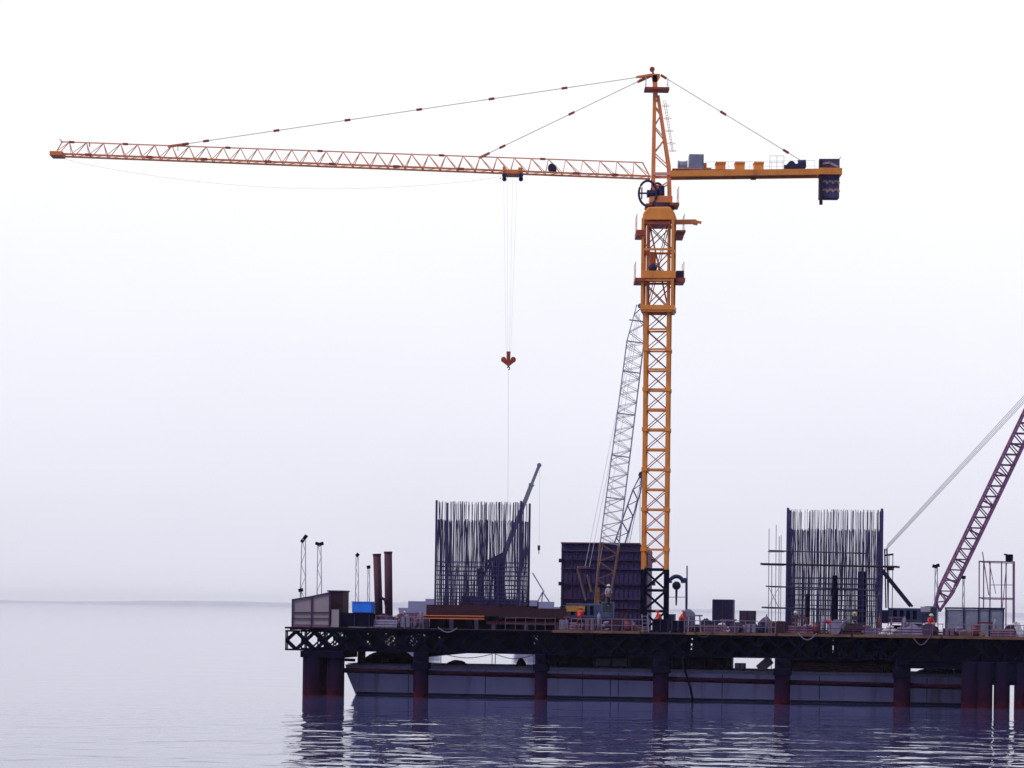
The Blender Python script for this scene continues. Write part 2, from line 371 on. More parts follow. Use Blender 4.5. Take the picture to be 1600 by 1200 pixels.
mb = MB(); mb.box(W((sa + sb) / 2, 3.0, 2.58), (sb - sa, 5.6, 1.66), -TH); mb.build('cap_beam', 'black', plat)
sa = S(1412, .5)
mb = MB(); mb.box(W((sa + S(1506, .5)) / 2, 1.9, 3.15), (S(1506, .5) - sa, 3.0, .55), -TH); mb.build('cap_beam', 'black', plat)
# horizontal brace pipes between piles
pxs = (530, 659, 847, 1034, 1224, 1410, 1530)
for a, b in zip(pxs[:-1], pxs[1:]):
    mb = MB(); mb.tube(L(a, .6, 1.98 - .0015 * (a - 530) * .3), L(b, .6, 1.98 - .0015 * (b - 530) * .3), .20, 10); mb.build('brace_pipe', 'pipe', plat, smooth=True)
mb = MB(); mb.tube(L(538, 3.2, 2.75), L(556, 3.2, 2.72), .12, 8); mb.build('brace_pipe', 'pipe', plat, smooth=True)
# hanging hose and drop pipe
mb = MB(); mb.path([L(1066, .2, 3.6), L(1072, .2, 2.4), L(1080, .2, 1.2), L(1084, .2, .3), L(1083, .2, -.5)], .09, 8); mb.build('hose', 'black', plat, smooth=True)
mb = MB(); mb.tube(L(955, 1.0, 1.9), L(956, 1.0, -.6), .045, 6); mb.build('drop_pipe', 'navy', plat)

# ------------------------------------------------------------------ barge
BT0, BT1 = 3.9, 11.0
bg = thing('work_barge', 'long blue-grey work barge lying in the water between the pile rows under the platform', 'barge', L(1020, 5, 0))
sA, sB = S(541, BT0), S(1514, BT0)
def hullpt(s, t, z): return W(s, t, z)
mb = MB(); prof_ = [(sA + 1.25, -1.0), (sA + .85, 0.0), (sA + .1, 1.7), (sA, 2.35), (sB, 2.4), (sB + .15, 1.6), (sB - .3, 0.3), (sB - .9, -1.0)]
mb.prism([hullpt(s, BT0, z) for s, z in prof_], hullpt(0, BT1 - BT0, 0) - hullpt(0, 0, 0)); mb.build('hull', 'hull', bg)
mb = MB(); mb.box(W((sA + sB) / 2, (BT0 + BT1) / 2, 2.42), (sB - sA - .3, BT1 - BT0 - .2, .05), -TH); mb.build('barge_deck', 'hulltop', bg)
mb = MB(); mb.bar(W(sA + .2, BT0 - .06, 2.22), W(sB - .1, BT0 - .06, 2.26), .12, .16); mb.build('rubbing_strake', 'grey', bg)
mb = MB(); mb.bar(W(sA + .95, BT0 - .02, .12), W(sB - .4, BT0 - .02, .12), .04, .2); mb.build('boot_line', 'navy', bg)
for px in (640, 760, 912, 968, 1130, 1282, 1450):      # weld seams / fender plates
    mb = MB(); mb.bar(L(px, BT0 - .03, .3), L(px, BT0 - .03, 2.1), .05, .04, up=(0, 1, 0)); mb.build('fender_strip', 'navy', bg)
for px in (600, 870, 1130, 1380, 1480):
    mb = MB(); p = L(px, BT0 + .5, 2.44); mb.tube(p, p + Vector((0, 0, .35)), .12, 8); mb.tube(p + Vector((.3, 0, 0)), p + Vector((.3, 0, .35)), .12, 8); mb.bar(p + Vector((-.05, 0, .36)), p + Vector((.35, 0, .36)), .2, .06); mb.build('bollard', 'navy', bg)

def heap(name, label, cat, m, px0, px1, t, z0, h, jit=.25, parent=None):
    a, b = L(px0, t, z0), L(px1, t, z0); c = (a + b) / 2; hw = (b - a).length / 2
    mb = MB(); nu, nv = 22, 7; mb.ball(c, 1.0, nu, nv, half=True, sc=(hw, hw * .7, h), jit=jit)
    o = mb.build(name, m, parent); tag(o, label, cat); return o
zb = 2.45
heap('tarpaulin_heap', 'dark tarpaulin heap on the left end of the barge under the platform', 'heap', 'black', 572, 648, 7, zb, 1.0, .12)
heap('sand_heap', 'low purple-grey heap on the barge right of the second pile', 'heap', 'purple', 700, 730, 6, zb, .35, .1)
heap('rubble_heap', 'small maroon pointed heap on the barge left of the third pile', 'heap', 'maroon', 808, 823, 6, zb, .55, .1)
def drum(label, m, px, t, z, r=.3, h=.88, name='oil_drum'):
    p = L(px, t, z); th = thing(name, label, 'drum', p)
    mb = MB(); mb.tube(p, p + Vector((0, 0, h)), r, 16); o = mb.build('barrel', m, th)
    for pl in o.data.polygons: pl.use_smooth = len(pl.vertices) == 4
    mb = MB()
    for z_ in (.02, h * .33, h * .66, h - .02): mb.ring(p + Vector((0, 0, z_)), (0, 0, 1), r + .01, .022, 16, 4)
    mb.build('hoop', m, th); return th
drum('dull red drum at the left end of the barge deck', 'red', 566, 5.2, zb, .32, .95)
def crate(label, m, px0, px1, t, z, h, d=1.0, name='crate', cat='crate', batten='lav', rz=0):
    a, b = L(px0, t, z), L(px1, t, z); c = (a + b) / 2; wd = (b - a).length
    th = thing(name, label, cat, c)
    mb = MB(); mb.box(c + Vector((0, 0, h / 2 + .04)), (wd, d, h - .08), -TH + rz); mb.build('body', m, th, bevel=.02)
    mb = MB(); ca, sa_ = math.cos(-TH + rz), math.sin(-TH + rz)
    for fx in (-.46, 0, .46):
        for sy in (-1, 1):
            o_ = Vector((fx * wd * ca - sy * (d / 2 + .02) * sa_, fx * wd * sa_ + sy * (d / 2 + .02) * ca, h / 2 + .04)); mb.box(c + o_, (.08, .035, h - .1), -TH + rz)
    each(mb, 'batten', batten, th)
    mb = MB()
    for fx in (-.35, .35):
        o_ = Vector((fx * wd * ca, fx * wd * sa_, .02)); mb.box(c + o_, (.12, d * .9, .04), -TH + rz)
    each(mb, 'skid', 'purple', th); return th
for xa, xb, h_, lab in ((852, 1030, 1.15, 'low dark deckhouse on the barge between the third and fourth pile'), (1042, 1146, 1.0, 'short dark deckhouse on the barge just right of the fourth pile'), (1236, 1420, 1.0, 'long low dark hatch cover on the barge right of the fifth pile')):
    th = thing('deckhouse', lab, 'deckhouse', L((xa + xb) / 2, 9.2, zb)); a_, b_ = L(xa, 9.2), L(xb, 9.2); c = (a_ + b_) / 2
    mb = MB(); mb.box(Vector((c.x, c.y, zb + h_ / 2)), ((b_ - a_).length, 2.2, h_), -TH); mb.build('wall', 'bluegrey2', th)
    mb = MB(); mb.box(Vector((c.x, c.y, zb + h_ + .03)), ((b_ - a_).length + .2, 2.4, .07), -TH); mb.build('roof', 'navy', th)
crate('white crate on the barge between the fourth and fifth pile', 'white', 1150, 1166, 6, zb, .5)
crate('dark long crate on the barge right of the third pile', 'purple', 862, 925, 7.5, zb, .8, 1.4, batten='navy')
crate('blue-grey crate on the barge left of the crane mast', 'grey', 930, 985, 7, zb, .65, 1.2, batten='navy')
crate('navy machine crate on the barge right of the fourth pile', 'navy', 1050, 1105, 7, zb, .8, 1.2, batten='bluegrey')
crate('maroon crate on the barge between the white crate and the navy crate', 'maroon', 1110, 1140, 6.4, zb, .75, 1, batten='purple')
p = L(1197, 5.5, zb); th = thing('canvas_sheet', 'white canvas sheet leaning on a rack on the barge left of the fifth pile', 'canvas', p)
mb = MB(); mb.bar(p + Vector((-.5, 0, .02)), p + Vector((.45, .3, .85)), .75, .04, up=(0, 1, 0.2)); mb.build('sheet', 'white', th)
mb = MB(); mb.bar(p + Vector((.5, .35, 0)), p + Vector((.5, .35, .95)), .06); mb.bar(p + Vector((.1, .35, 0)), p + Vector((.1, .35, .95)), .06); mb.build('rack', 'navy', th)
th = thing('pipe_stack', 'low stack of reddish pipes on the barge right of the fifth pile', 'pipes', L(1310, 6, zb))
for k in range(5):
    mb = MB(); mb.tube(L(1240, 5.6 + (k % 3) * .35, zb + .18 + (k // 3) * .3), L(1398, 5.6 + (k % 3) * .35, zb + .18 + (k // 3) * .3), .16, 8); mb.build('pipe', ('pink', 'maroon', 'rustpile', 'pink', 'maroon')[k], th)
heap('canvas_heap', 'pale canvas heap on the right end of the barge', 'heap', 'lav', 1435, 1500, 6.5, zb, .35, .1)
for pa, pb, tz, lab in ((690, 770, 8, 'sagging pale rope between posts on the barge, left length'), (775, 835, 8, 'sagging pale rope between posts on the barge, right length')):
    th = thing('rope_barrier', lab, 'rope', L((pa + pb) / 2, tz, zb)); n_ = 8
    mb = MB(); mb.path([L(lerp(pa, pb, i / n_), tz, zb + .85 - .35 * math.sin(math.pi * i / n_)) for i in range(n_ + 1)], .03, 5); mb.build('rope', 'lav', th)
    for q in (pa, pb):
        mb = MB(); mb.tube(L(q, tz, zb), L(q, tz, zb + .95), .035, 6); mb.build('post', 'lav', th)

# ------------------------------------------------------------------ tower crane
DC = L(1025, 3.6).y
def Q(px, py, dy=0.0): return P(px, py, DC) + Vector((0, dy, 0))
base = Q(1023, 987)
base.z = ZD
tc_ = thing('tower_crane', 'tall orange tower crane with long lattice jib rising from the dark platform', 'crane', base)
RZ = R(-7)
def corners(z, hw, cx=None):
    c = Vector((axis_x(z), DC, z)); a, b = math.cos(RZ), math.sin(RZ); o = []
    for (x, y) in ((-1, -1), (1, -1), (1, 1), (-1, 1)): o.append(c + Vector(((x * a - y * b) * hw, (x * b + y * a) * hw, 0)))
    return o
def zpx(py, px=1025): return Q(px, py).z
zA, zB_ = zpx(890), zpx(485)
def axis_x(z):
    xa, xb = Q(1023.5, 890).x, Q(1028, 490).x
    return xa + (xb - xa) * (z - zA) / (zB_ - zA)
def mast_section(z0, z1, hw, legw, nb, mleg, mbr, names=('mast_leg', 'mast_bracing'), br=.10):
    for k in range(4):
        mb = MB(); mb.bar(corners(z0, hw)[k], corners(z1, hw)[k], legw, legw, up=(0, 1, 0)); mb.build(names[0], mleg, tc_)
    mb = MB(); mb2 = MB()
    for i in range(nb + 1):
        z = lerp(z0, z1, i / nb); c = corners(z, hw)
        mb2 = MB()
        for k in range(4): mb2.bar(c[k], c[(k + 1) % 4], br * 1.35)
        last = mb2.build('mast_crossbar', mleg, tc_)
        if i < nb:
            d = corners(lerp(z0, z1, (i + 1) / nb), hw)
            for k in range(4):
                mb.bar(c[k], d[(k + 1) % 4], br * .62); mb.bar(c[(k + 1) % 4], d[k], br * .62)
    mb.build(names[1], mbr, tc_); return last
mast_section(ZD, zA, .90, .30, 3, 'black', 'black', ('base_leg', 'base_bracing'), .15)
mast_section(zA, zB_, .88, .27, 13, 'yellow', 'redor')
mb = MB()       # gusset collars on the legs
for i in range(0, 14, 2):
    z = lerp(zA, zB_, (i + 1) / 13.0)
    if z > zB_: break
    for c in corners(z, .86): mb.box(c, (.42, .42, .30), RZ)
each(mb, 'gusset', 'yellow', tc_)
# climbing frame
zc0, zc1, zc2, zc3 = zpx(488), zpx(440), zpx(425), zpx(345)
mast_section(zc0, zc3, 1.16, .21, 3, 'yellow', 'redor', ('climbing_frame_leg', 'climbing_frame_bracing'), .12)
mast_section(zB_ + .1, zc3, .80, .15, 1, 'yellow', 'redor', ('inner_mast_leg', 'inner_mast_bracing'), .10)
mb = MB(); mb.box(Q(1029, 483), (2.6, 2.6, .36), RZ); mb.build('frame_ring', 'yellow', tc_)
mb = MB(); mb.box(Q(1030, 432), (2.65, 2.65, .55), RZ); mb.build('frame_ring', 'yellow', tc_)
mb = MB(); c0 = Q(1031, 345)      # rounded shoulder box below slewing ring
pr = [(-1.25, -.12), (1.25, -.12), (1.25, .40), (.85, .92), (-.85, .92), (-1.25, .40)]
a, b = math.cos(RZ), math.sin(RZ)
mb.prism([c0 + Vector((x * a + 1.2 * b, x * b - 1.2 * a, z)) for x, z in pr], Vector((-2.4 * b, 2.4 * a, 0))); mb.build('transition_box', 'yellow', tc_, bevel=.12)
mb = MB(); mb.box(Q(1031, 352), (1.7, 2.46, .20), RZ); mb.build('transition_web', 'redor', tc_)
def railing(mb, pts, h, r=.03, mid=True):
    for p in pts: mb.tube(p, p + Vector((0, 0, h)), r, 5)
    for p, q in zip(pts[:-1], pts[1:]):
        mb.tube(p + Vector((0, 0, h)), q + Vector((0, 0, h)), r, 5)
        if mid: mb.tube(p + Vector((0, 0, h * .5)), q + Vector((0, 0, h * .5)), r * .8, 5)
def platf(x0, x1, py, d, m, rails, hole=None, th_=.28, name='work_platform'):
    a_, b_ = Q(x0, py), Q(x1, py); c = (a_ + b_) / 2
    mb = MB(); mb.box(c, (b_.x - a_.x, d, th_)); o = mb.build(name, m, tc_)
    mb = MB(); y0, y1 = -d / 2, d / 2
    for px, side in rails:
        q = Q(px, py); q.z += th_ / 2
        railing(mb, [q + Vector((0, y0 * .9, 0)), q + Vector((0, 0, 0)), q + Vector((0, y1 * .9, 0))], 1.25, .018)
    if rails: mb.build('guard_rail', 'orange', o)
    return o
platf(991, 1006, 440, 2.6, 'redor', [(992, 0)]); platf(1055, 1069, 440, 2.6, 'redor', [(1067, 0)])
platf(993, 1006, 367, 2.6, 'redor', [(994, 0)], th_=.42); platf(1056, 1070, 364, 2.2, 'redor', [(1068, 0)], th_=.14)
mb = MB(); mb.box(Q(1061, 372), (.6, 1.9, .12)); mb.build('work_platform', 'redor', tc_)
mb = MB(); mb.box(Q(1062, 432), (.62, .9, .8)); mb.build('hydraulic_unit', 'navy', tc_, bevel=.05)
mb = MB(); mb.tube(Q(1018, 425, -.3), Q(1020, 395, -.3), .28, 10); mb.build('hydraulic_cylinder', 'orange', tc_)
mb = MB(); mb.ball(Q(1019, 421, -.9), .35, 10, 6); mb.build('cylinder_mount', 'navy', tc_)
mb = MB(); mb.bar(Q(1056, 347), Q(1088, 346.5), .30, .34); mb.bar(Q(1086, 346), Q(1096, 348), .22, .18); mb.bar(Q(1083, 349), Q(1090, 350), .2, .2); mb.build('monorail_arm', 'orange', tc_)
# slewing unit
mb = MB(); mb.disc(Q(1032, 324), (0, 0, 1), 1.1, .35, 24); mb.build('slewing_ring', 'purple', tc_)
mb = MB(); mb.box(Q(1032, 314), (1.75, 1.8, .55)); mb.build('slewing_table', 'orange', tc_, bevel=.05)
platf(1046, 1060, 322, 2.2, 'redor', [(1059, 0)], th_=.22)
platf(1008, 1018, 323, 2.2, 'redor', [], th_=.18)
mb = MB()     # round cab window hoop and spokes
cR = Q(1011, 305, -.9); mb.ring(cR, (0, 1, 0), .68, .10, 28, 6, sy=1.42)
for an in (0, math.pi): mb.bar(cR, cR + Vector((.68 * math.cos(an), 0, .96 * math.sin(an))), .12)
mb.bar(cR + Vector((-.45, 0, -.45)), cR + Vector((-.45, 0, .45)), .1)
mb.build('cable_reel', 'navy', tc_)
mb = MB(); mb.ring(cR + Vector((.75, .3, .0)), (0, 1, 0), .5, .09, 24, 6, sy=1.7); mb.disc(cR + Vector((.35, .2, 0)), (1, 0, 0), .3, .8, 12); mb.build('reel_flange', 'navy', tc_)
mb = MB(); mb.box(Q(1028, 303, .5), (.9, .9, 1.5)); mb.build('slewing_motor', 'orange', tc_, bevel=.08)
mb = MB(); mb.tube(Q(1032, 308, -.6), Q(1032, 293, -.6), .28, 12); mb.build('drive_gear', 'navy', tc_)
# tower head (A-frame)
mb = MB()
for dy in (-.75, .75):
    k = .12 if dy > 0 else -.12
    mb.bar(Q(1020, 320, dy), Q(1023, 135, k), .25, .25, up=(0, 1, 0)); mb.bar(Q(1046.5, 320, dy), Q(1045, 262, dy * .85), .22, .22, up=(0, 1, 0)); mb.bar(Q(1045, 262, dy * .85), Q(1028, 150, k), .22, .22, up=(0, 1, 0))
mb.build('tower_head', 'orange', tc_)
mb = MB()
ys_ = [262, 240, 218, 198, 180, 165, 152]
def hl(y, dy): t = (320 - y) / 185; return Q(lerp(1020, 1023, t), y, dy * (1 - .84 * t))
def hr(y, dy): t = (262 - y) / 112; t = max(t, 0); tt = (320 - y) / 185; return Q(lerp(1045, 1028, t), y, dy * (1 - .84 * tt))
for i in range(len(ys_) - 1):
    for dy in (-.75, .75):
        if i % 2: mb.bar(hl(ys_[i], dy), hr(ys_[i + 1], dy), .08)
        else: mb.bar(hr(ys_[i], dy), hl(ys_[i + 1], dy), .08)
    mb.bar(hl(ys_[i], -.75), hl(ys_[i], .75), .09); mb.bar(hr(ys_[i], -.75), hr(ys_[i], .75), .09)
for dy in (-.75, .75): mb.bar(Q(1020, 274, dy), Q(1046, 274, dy), .2); mb.bar(Q(1020, 300, dy), Q(1046, 285, dy), .1)
mb.build('head_bracing', 'jibred', tc_)
mb = MB(); mb.bar(Q(1024, 152), Q(1023, 118), .36, .4, up=(0, 1, 0)); mb.prism([Q(1017, 116, -.2), Q(1031, 116, -.2), Q(1031, 122, -.2), Q(1026, 129, -.2), Q(1020, 129, -.2)], (0, .4, 0)); mb.build('apex_plate', 'orange', tc_)
mb = MB(); mb.bar(Q(1022, 118), Q(1018, 108), .14); mb.disc(Q(1019, 108.5), (0, 1, 0), .2, .18, 12); mb.build('apex_sheave', 'redor', tc_)
mb = MB(); mb.box(Q(1026, 140.5), (1.9, 1.5, .17)); o = mb.build('head_platform', 'redor', tc_)
mb = MB(); railing(mb, [Q(1009, 139, -.7), Q(1009, 139, .7)], .7, .02); railing(mb, [Q(1043, 139, -.7), Q(1043, 139, .7)], .7, .02); mb.build('guard_rail', 'palerope', o)
mb = MB()
for dx in (0, 3.5):
    mb.tube(Q(1037 + dx, 157, .2), Q(1050 + dx * .6, 235, .2), .018, 5)
for i in range(18):
    t = i / 17; mb.tube(Q(lerp(1037, 1050, t), lerp(157, 235, t), .2), Q(lerp(1040.5, 1052.1, t), lerp(157, 235, t), .2), .014, 4)
for t in (.1, .35, .6, .85, 1): mb.ring(Q(lerp(1039, 1051, t), lerp(157, 235, t), .2), (0, 0, 1), .3, .016, 12, 4)
mb.build('ladder', 'jibred', tc_)
# jib
NJ = 34
def jb(t, y): return Q(lerp(1016, 86, t), lerp(277.5, 242, t), y)
def jt(t): return Q(lerp(1004, 95, t), lerp(254, 221.5, t))
JW = .62
for y in (-JW, JW):
    mb = MB(); mb.bar(jb(0, y), jb(1, y), .13, .13); mb.build('bottom_chord', 'orange', tc_)
mb = MB(); mb.bar(jt(0), jt(1), .085, .085); mb.build('top_chord', 'jibred', tc_)
mb = MB()
for i in range(NJ):
    tb0, tb1 = (i + .0) / NJ, (i + 1.0) / NJ; tm = (i + .5) / NJ
    for y in (-JW, JW):
        mb.bar(jb(tb0, y), jt(tm), .05); mb.bar(jt(tm), jb(tb1, y), .05)
    mb.bar(jb(tb0, -JW), jb(tb0, JW), .05)
    mb.bar(jb(tb0, -JW), jb(tb1, JW), .035)
mb.build('lacing', 'jibred', tc_)
mb = MB()
for px in (112, 196, 356, 500, 690, 848): mb.bar(P(px - 4, lerp(254, 221.5, (1004 - px + 4) / 909), DC), P(px + 4, lerp(254, 221.5, (1004 - px - 4) / 909), DC), .16)
for px in (140, 235, 320, 420, 520, 620, 720, 900, 960): mb.bar(P(px - 5, lerp(277.5, 242, (1016 - px + 5) / 930), DC) + Vector((0, -JW, 0)), P(px + 5, lerp(277.5, 242, (1016 - px - 5) / 930), DC) + Vector((0, -JW, 0)), .19)
mb.build('splice_plate', 'redor', tc_)
mb = MB(); mb.box(Q(90, 242), (1.0, 1.5, .36)); mb.build('jib_tip_sheave_box', 'orange', tc_, bevel=.05)
mb = MB(); mb.bar(Q(99, 223), Q(93, 217), .06); mb.bar(Q(97, 222), Q(86, 241), .06); mb.build('jib_tip_bracket', 'redor', tc_)
mb = MB(); mb.bar(Q(1004, 254), Q(1016, 277), .1); mb.build('root_strut', 'jibred', tc_)
# trolley, trolley winch
mb = MB(); mb.box(Q(801, 271), (1.6, 1.7, .34)); mb.box(Q(787.5, 267), (.22, 1.8, .42)); mb.box(Q(813, 268), (.34, 1.8, .36)); o = mb.build('trolley', 'orange', tc_, bevel=.04)
mb = MB()
for px in (788, 814):
    for y in (-.85, .85): mb.disc(Q(px, 277, y), (0, 1, 0), .18, .12, 12)
mb.build('wheel', 'navy', o)
mb = MB(); mb.tube(Q(862, 262.5, -.35), Q(862, 262.5, .35), .30, 12); mb.box(Q(866, 263.5), (.35, .6, .4)); mb.build('trolley_winch', 'navy', tc_)
mb = MB()
for px in (785, 800):
    mb.bar(Q(783, 277.5), Q(781, 280), .05)
mb.build('cable_guide', 'palerope', tc_)
for k, (xa, xb) in enumerate(((787, 791), (793, 793.5), (801, 796), (808, 798))):
    mb = MB(); mb.tube(Q(xa, 278, -.3 if k % 2 else .3), Q(xb, 553, 0), .006, 4); mb.build('hoist_rope', 'palerope', tc_)
mb = MB(); n_ = 24
mb.path([Q(lerp(100, 785, i / n_), lerp(248, 275, i / n_) + 32 * math.sin(math.pi * i / n_) ** .8) for i in range(n_ + 1)], .008, 4); mb.build('trolley_rope', 'palerope', tc_)
# hook block
hk = Q(794.5, 562)
def HKp(x, y, d=0.): return Q(x, y, d)
mb = MB(); mb.box(Q(794.5, 556), (.30, .34, .66)); mb.prism([Q(785, 560, -.16), Q(786, 566, -.16), Q(794.5, 573, -.16), Q(803, 566, -.16), Q(804, 560, -.16), Q(797, 563, -.16), Q(792, 563, -.16)], (0, .32, 0)); hkb = mb.build('hook_block', 'redor', tc_)
for px in (787, 802): mb = MB(); mb.disc(Q(px, 562), (0, 1, 0), .21, .4, 14); mb.build('sheave', 'redor', hkb)
mb = MB(); mb.tube(Q(794.5, 571), Q(794.5, 574), .07, 8); mb.ring(Q(794.5, 575.5), (0, 1, 0), .10, .045, 12, 6, a0=-math.pi * .9, a1=math.pi * .5); mb.build('hook', 'navy', hkb)
mb = MB(); mb.tube(Q(794.3, 577), Q(793.5, 805), .011, 5); mb.build('load_sling', 'palerope', tc_)
# tie bars with connectors
def tie(x0, y0, x1, y1, cons, r=.014, ends=True):
    for dy in (-.1, .1):
        mb = MB(); mb.tube(Q(x0, y0, dy), Q(x1, y1, dy), r, 5); o = mb.build('tie_bar', 'maroonpale', tc_)
        mb = MB()
        for cx in cons:
            t = (cx - x0) / (x1 - x0); d = 4.5 / abs(x1 - x0); mb.bar(Q(lerp(x0, x1, t - d), lerp(y0, y1, t - d), dy), Q(lerp(x0, x1, t + d), lerp(y0, y1, t + d), dy), .10, .14)
        mb.build('tie_coupling', 'redor', o)
M['maroonpale'] = mat('tie_bar_paint', (.46, .32, .36), .6)
tie(1012, 118.5, 266, 228.5, (1003, 882, 768, 655, 543, 432, 322, 290))
tie(1012, 120, 750, 246, (1003, 893, 785))
tie(1032, 117, 1250, 250, (1037, 1130, 1228))
mb = MB(); mb.bar(Q(994, 121, -.1), Q(1018, 117, -.1), .14, .16); mb.bar(Q(996, 128, .1), Q(1018, 118, .1), .14, .18); mb.build('tie_link', 'orange', tc_)
mb = MB(); mb.bar(Q(262, 229), Q(295, 224.5), .16, .18); mb.bar(Q(748, 247), Q(765, 239), .16, .18); mb.build('tie_link', 'orange', tc_)
mb = MB(); mb.bar(Q(278, 229), Q(278, 236), .05); mb.bar(Q(140, 224), Q(140, 229), .08); mb.build('jib_lug', 'redor', tc_)
# counter jib
mb = MB()
for y in (-.75, .75): mb.bar(Q(1046, 274, y), Q(1313, 270.5, y), .24, .46)
for i in range(12):
    x = 1050 + i * 23; mb.bar(Q(x, 273.5 - i * .3, -.75), Q(x, 273.5 - i * .3, .75), .12, .2)
cj = mb.build('counter_jib', 'yellow', tc_)
mb = MB(); mb.box((Q(1050, 268.5) + Q(1275, 265.5)) / 2, (Q(1275, 0).x - Q(1050, 0).x, 1.2, .04)); mb.build('walkway', 'orange', cj)
mb = MB(); railing(mb, [Q(x, 267.8 - (x - 1050) * .012, .8) for x in range(1105, 1276, 17)], .85, .014); mb.build('guard_rail', 'palerope', cj)
mb = MB(); railing(mb, [Q(x, 266.5, -.8) for x in (1201, 1212, 1223)], 1.0, .022); mb.build('guard_rail', 'palerope', cj)
mb = MB(); mb.tube(Q(1060, 260, 0), Q(1073.5, 260, 0), .40, 18); mb.disc(Q(1060, 260, 0), (1, 0, 0), .46, .08, 18); mb.disc(Q(1073, 260, 0), (1, 0, 0), .46, .08, 18); mb.box(Q(1067, 266), (.8, .9, .3)); mb.build('hoist_drum', 'grey', tc_)
mb = MB(); mb.box(Q(1087.5, 255.5), (1.12, 1.1, 1.28)); o = mb.build('electric_cabinet', 'grey', tc_, bevel=.03)
mb = MB(); mb.box(Q(1087.5, 255.5, -.57), (.9, .03, 1.05)); mb.build('cabinet_door', 'grey', o)
mb = MB(); mb.box(Q(1101, 261.5), (.26, .6, .6)); mb.build('hoist_motor', 'orange', tc_)
mb = MB(); mb.box(Q(1107.5, 265.5), (.36, .6, .22)); mb.build('motor_brake', 'bluegrey', tc_)
for px in (1125.5, 1155.5, 1185):
    mb = MB(); mb.box(Q(px, 261.2), (.72, 1.0, .68)); mb.box(Q(px, 256), (.8, 1.1, .1)); mb.build('resistor_box', 'yellow', tc_)
mb = MB(); mb.tube(Q(1236, 258.5, -.35), Q(1236, 258.5, .6), .30, 14); mb.tube(Q(1247, 256.5), Q(1259, 256), .32, 14); mb.box(Q(1243, 261), (1.4, .9, .38)); mb.box(Q(1227, 261), (.22, .5, .24)); mb.build('counterweight_winch', 'navy', tc_)
mb = MB(); mb.bar(Q(1181, 279), Q(1173, 279), .2, .2); mb.build('beam_joint', 'redor', tc_)
for k in range(5):
    x0 = 1283 + k * 6.1
    mb = MB(); mb.box((Q(x0, 250) + Q(x0, 311)) / 2 + Vector((.0, 0, 0)), (.28, 1.15, (Q(0, 250) - Q(0, 311)).z)); mb.build('counterweight_slab', 'concrete', tc_)
for k, (y0) in enumerate((290, 303)):      # faded chevron marks on the counterweight faces
    mb = MB()
    for j in range(3):
        xx = 1284 + j * 9; yy = y0 - 4
        mb.bar(Q(xx, yy, -.61), Q(xx + 4.5, yy - 1.5, -.61), .15, .03, up=(0, 1, 0)); mb.bar(Q(xx + 4.5, yy - 1.5, -.61), Q(xx + 8, yy + 3, -.61), .17, .03, up=(0, 1, 0))
    mb.build('faded_marking', 'chev', tc_)
mb = MB(); mb.bar(Q(1283, 258, -.61), Q(1295, 256, -.61), .16, .03, up=(0, 1, 0)); mb.bar(Q(1296, 257, -.61), Q(1308, 263, -.61), .16, .03, up=(0, 1, 0)); mb.build('faded_marking', 'chev', tc_)
mb = MB(); mb.box(Q(1296, 270.5), (1.72, 1.95, .50)); mb.build('end_beam', 'yellow', cj)
mb = MB(); mb.bar(Q(1280.5, 251, -.7), Q(1281, 322, -.7), .24, .24, up=(0, 1, 0)); mb.build('hanger_post', 'maroon', tc_)
mb = MB(); mb.tube(Q(1309, 251), Q(1314, 245), .04, 6); mb.build('warning_lamp', 'palerope', tc_)

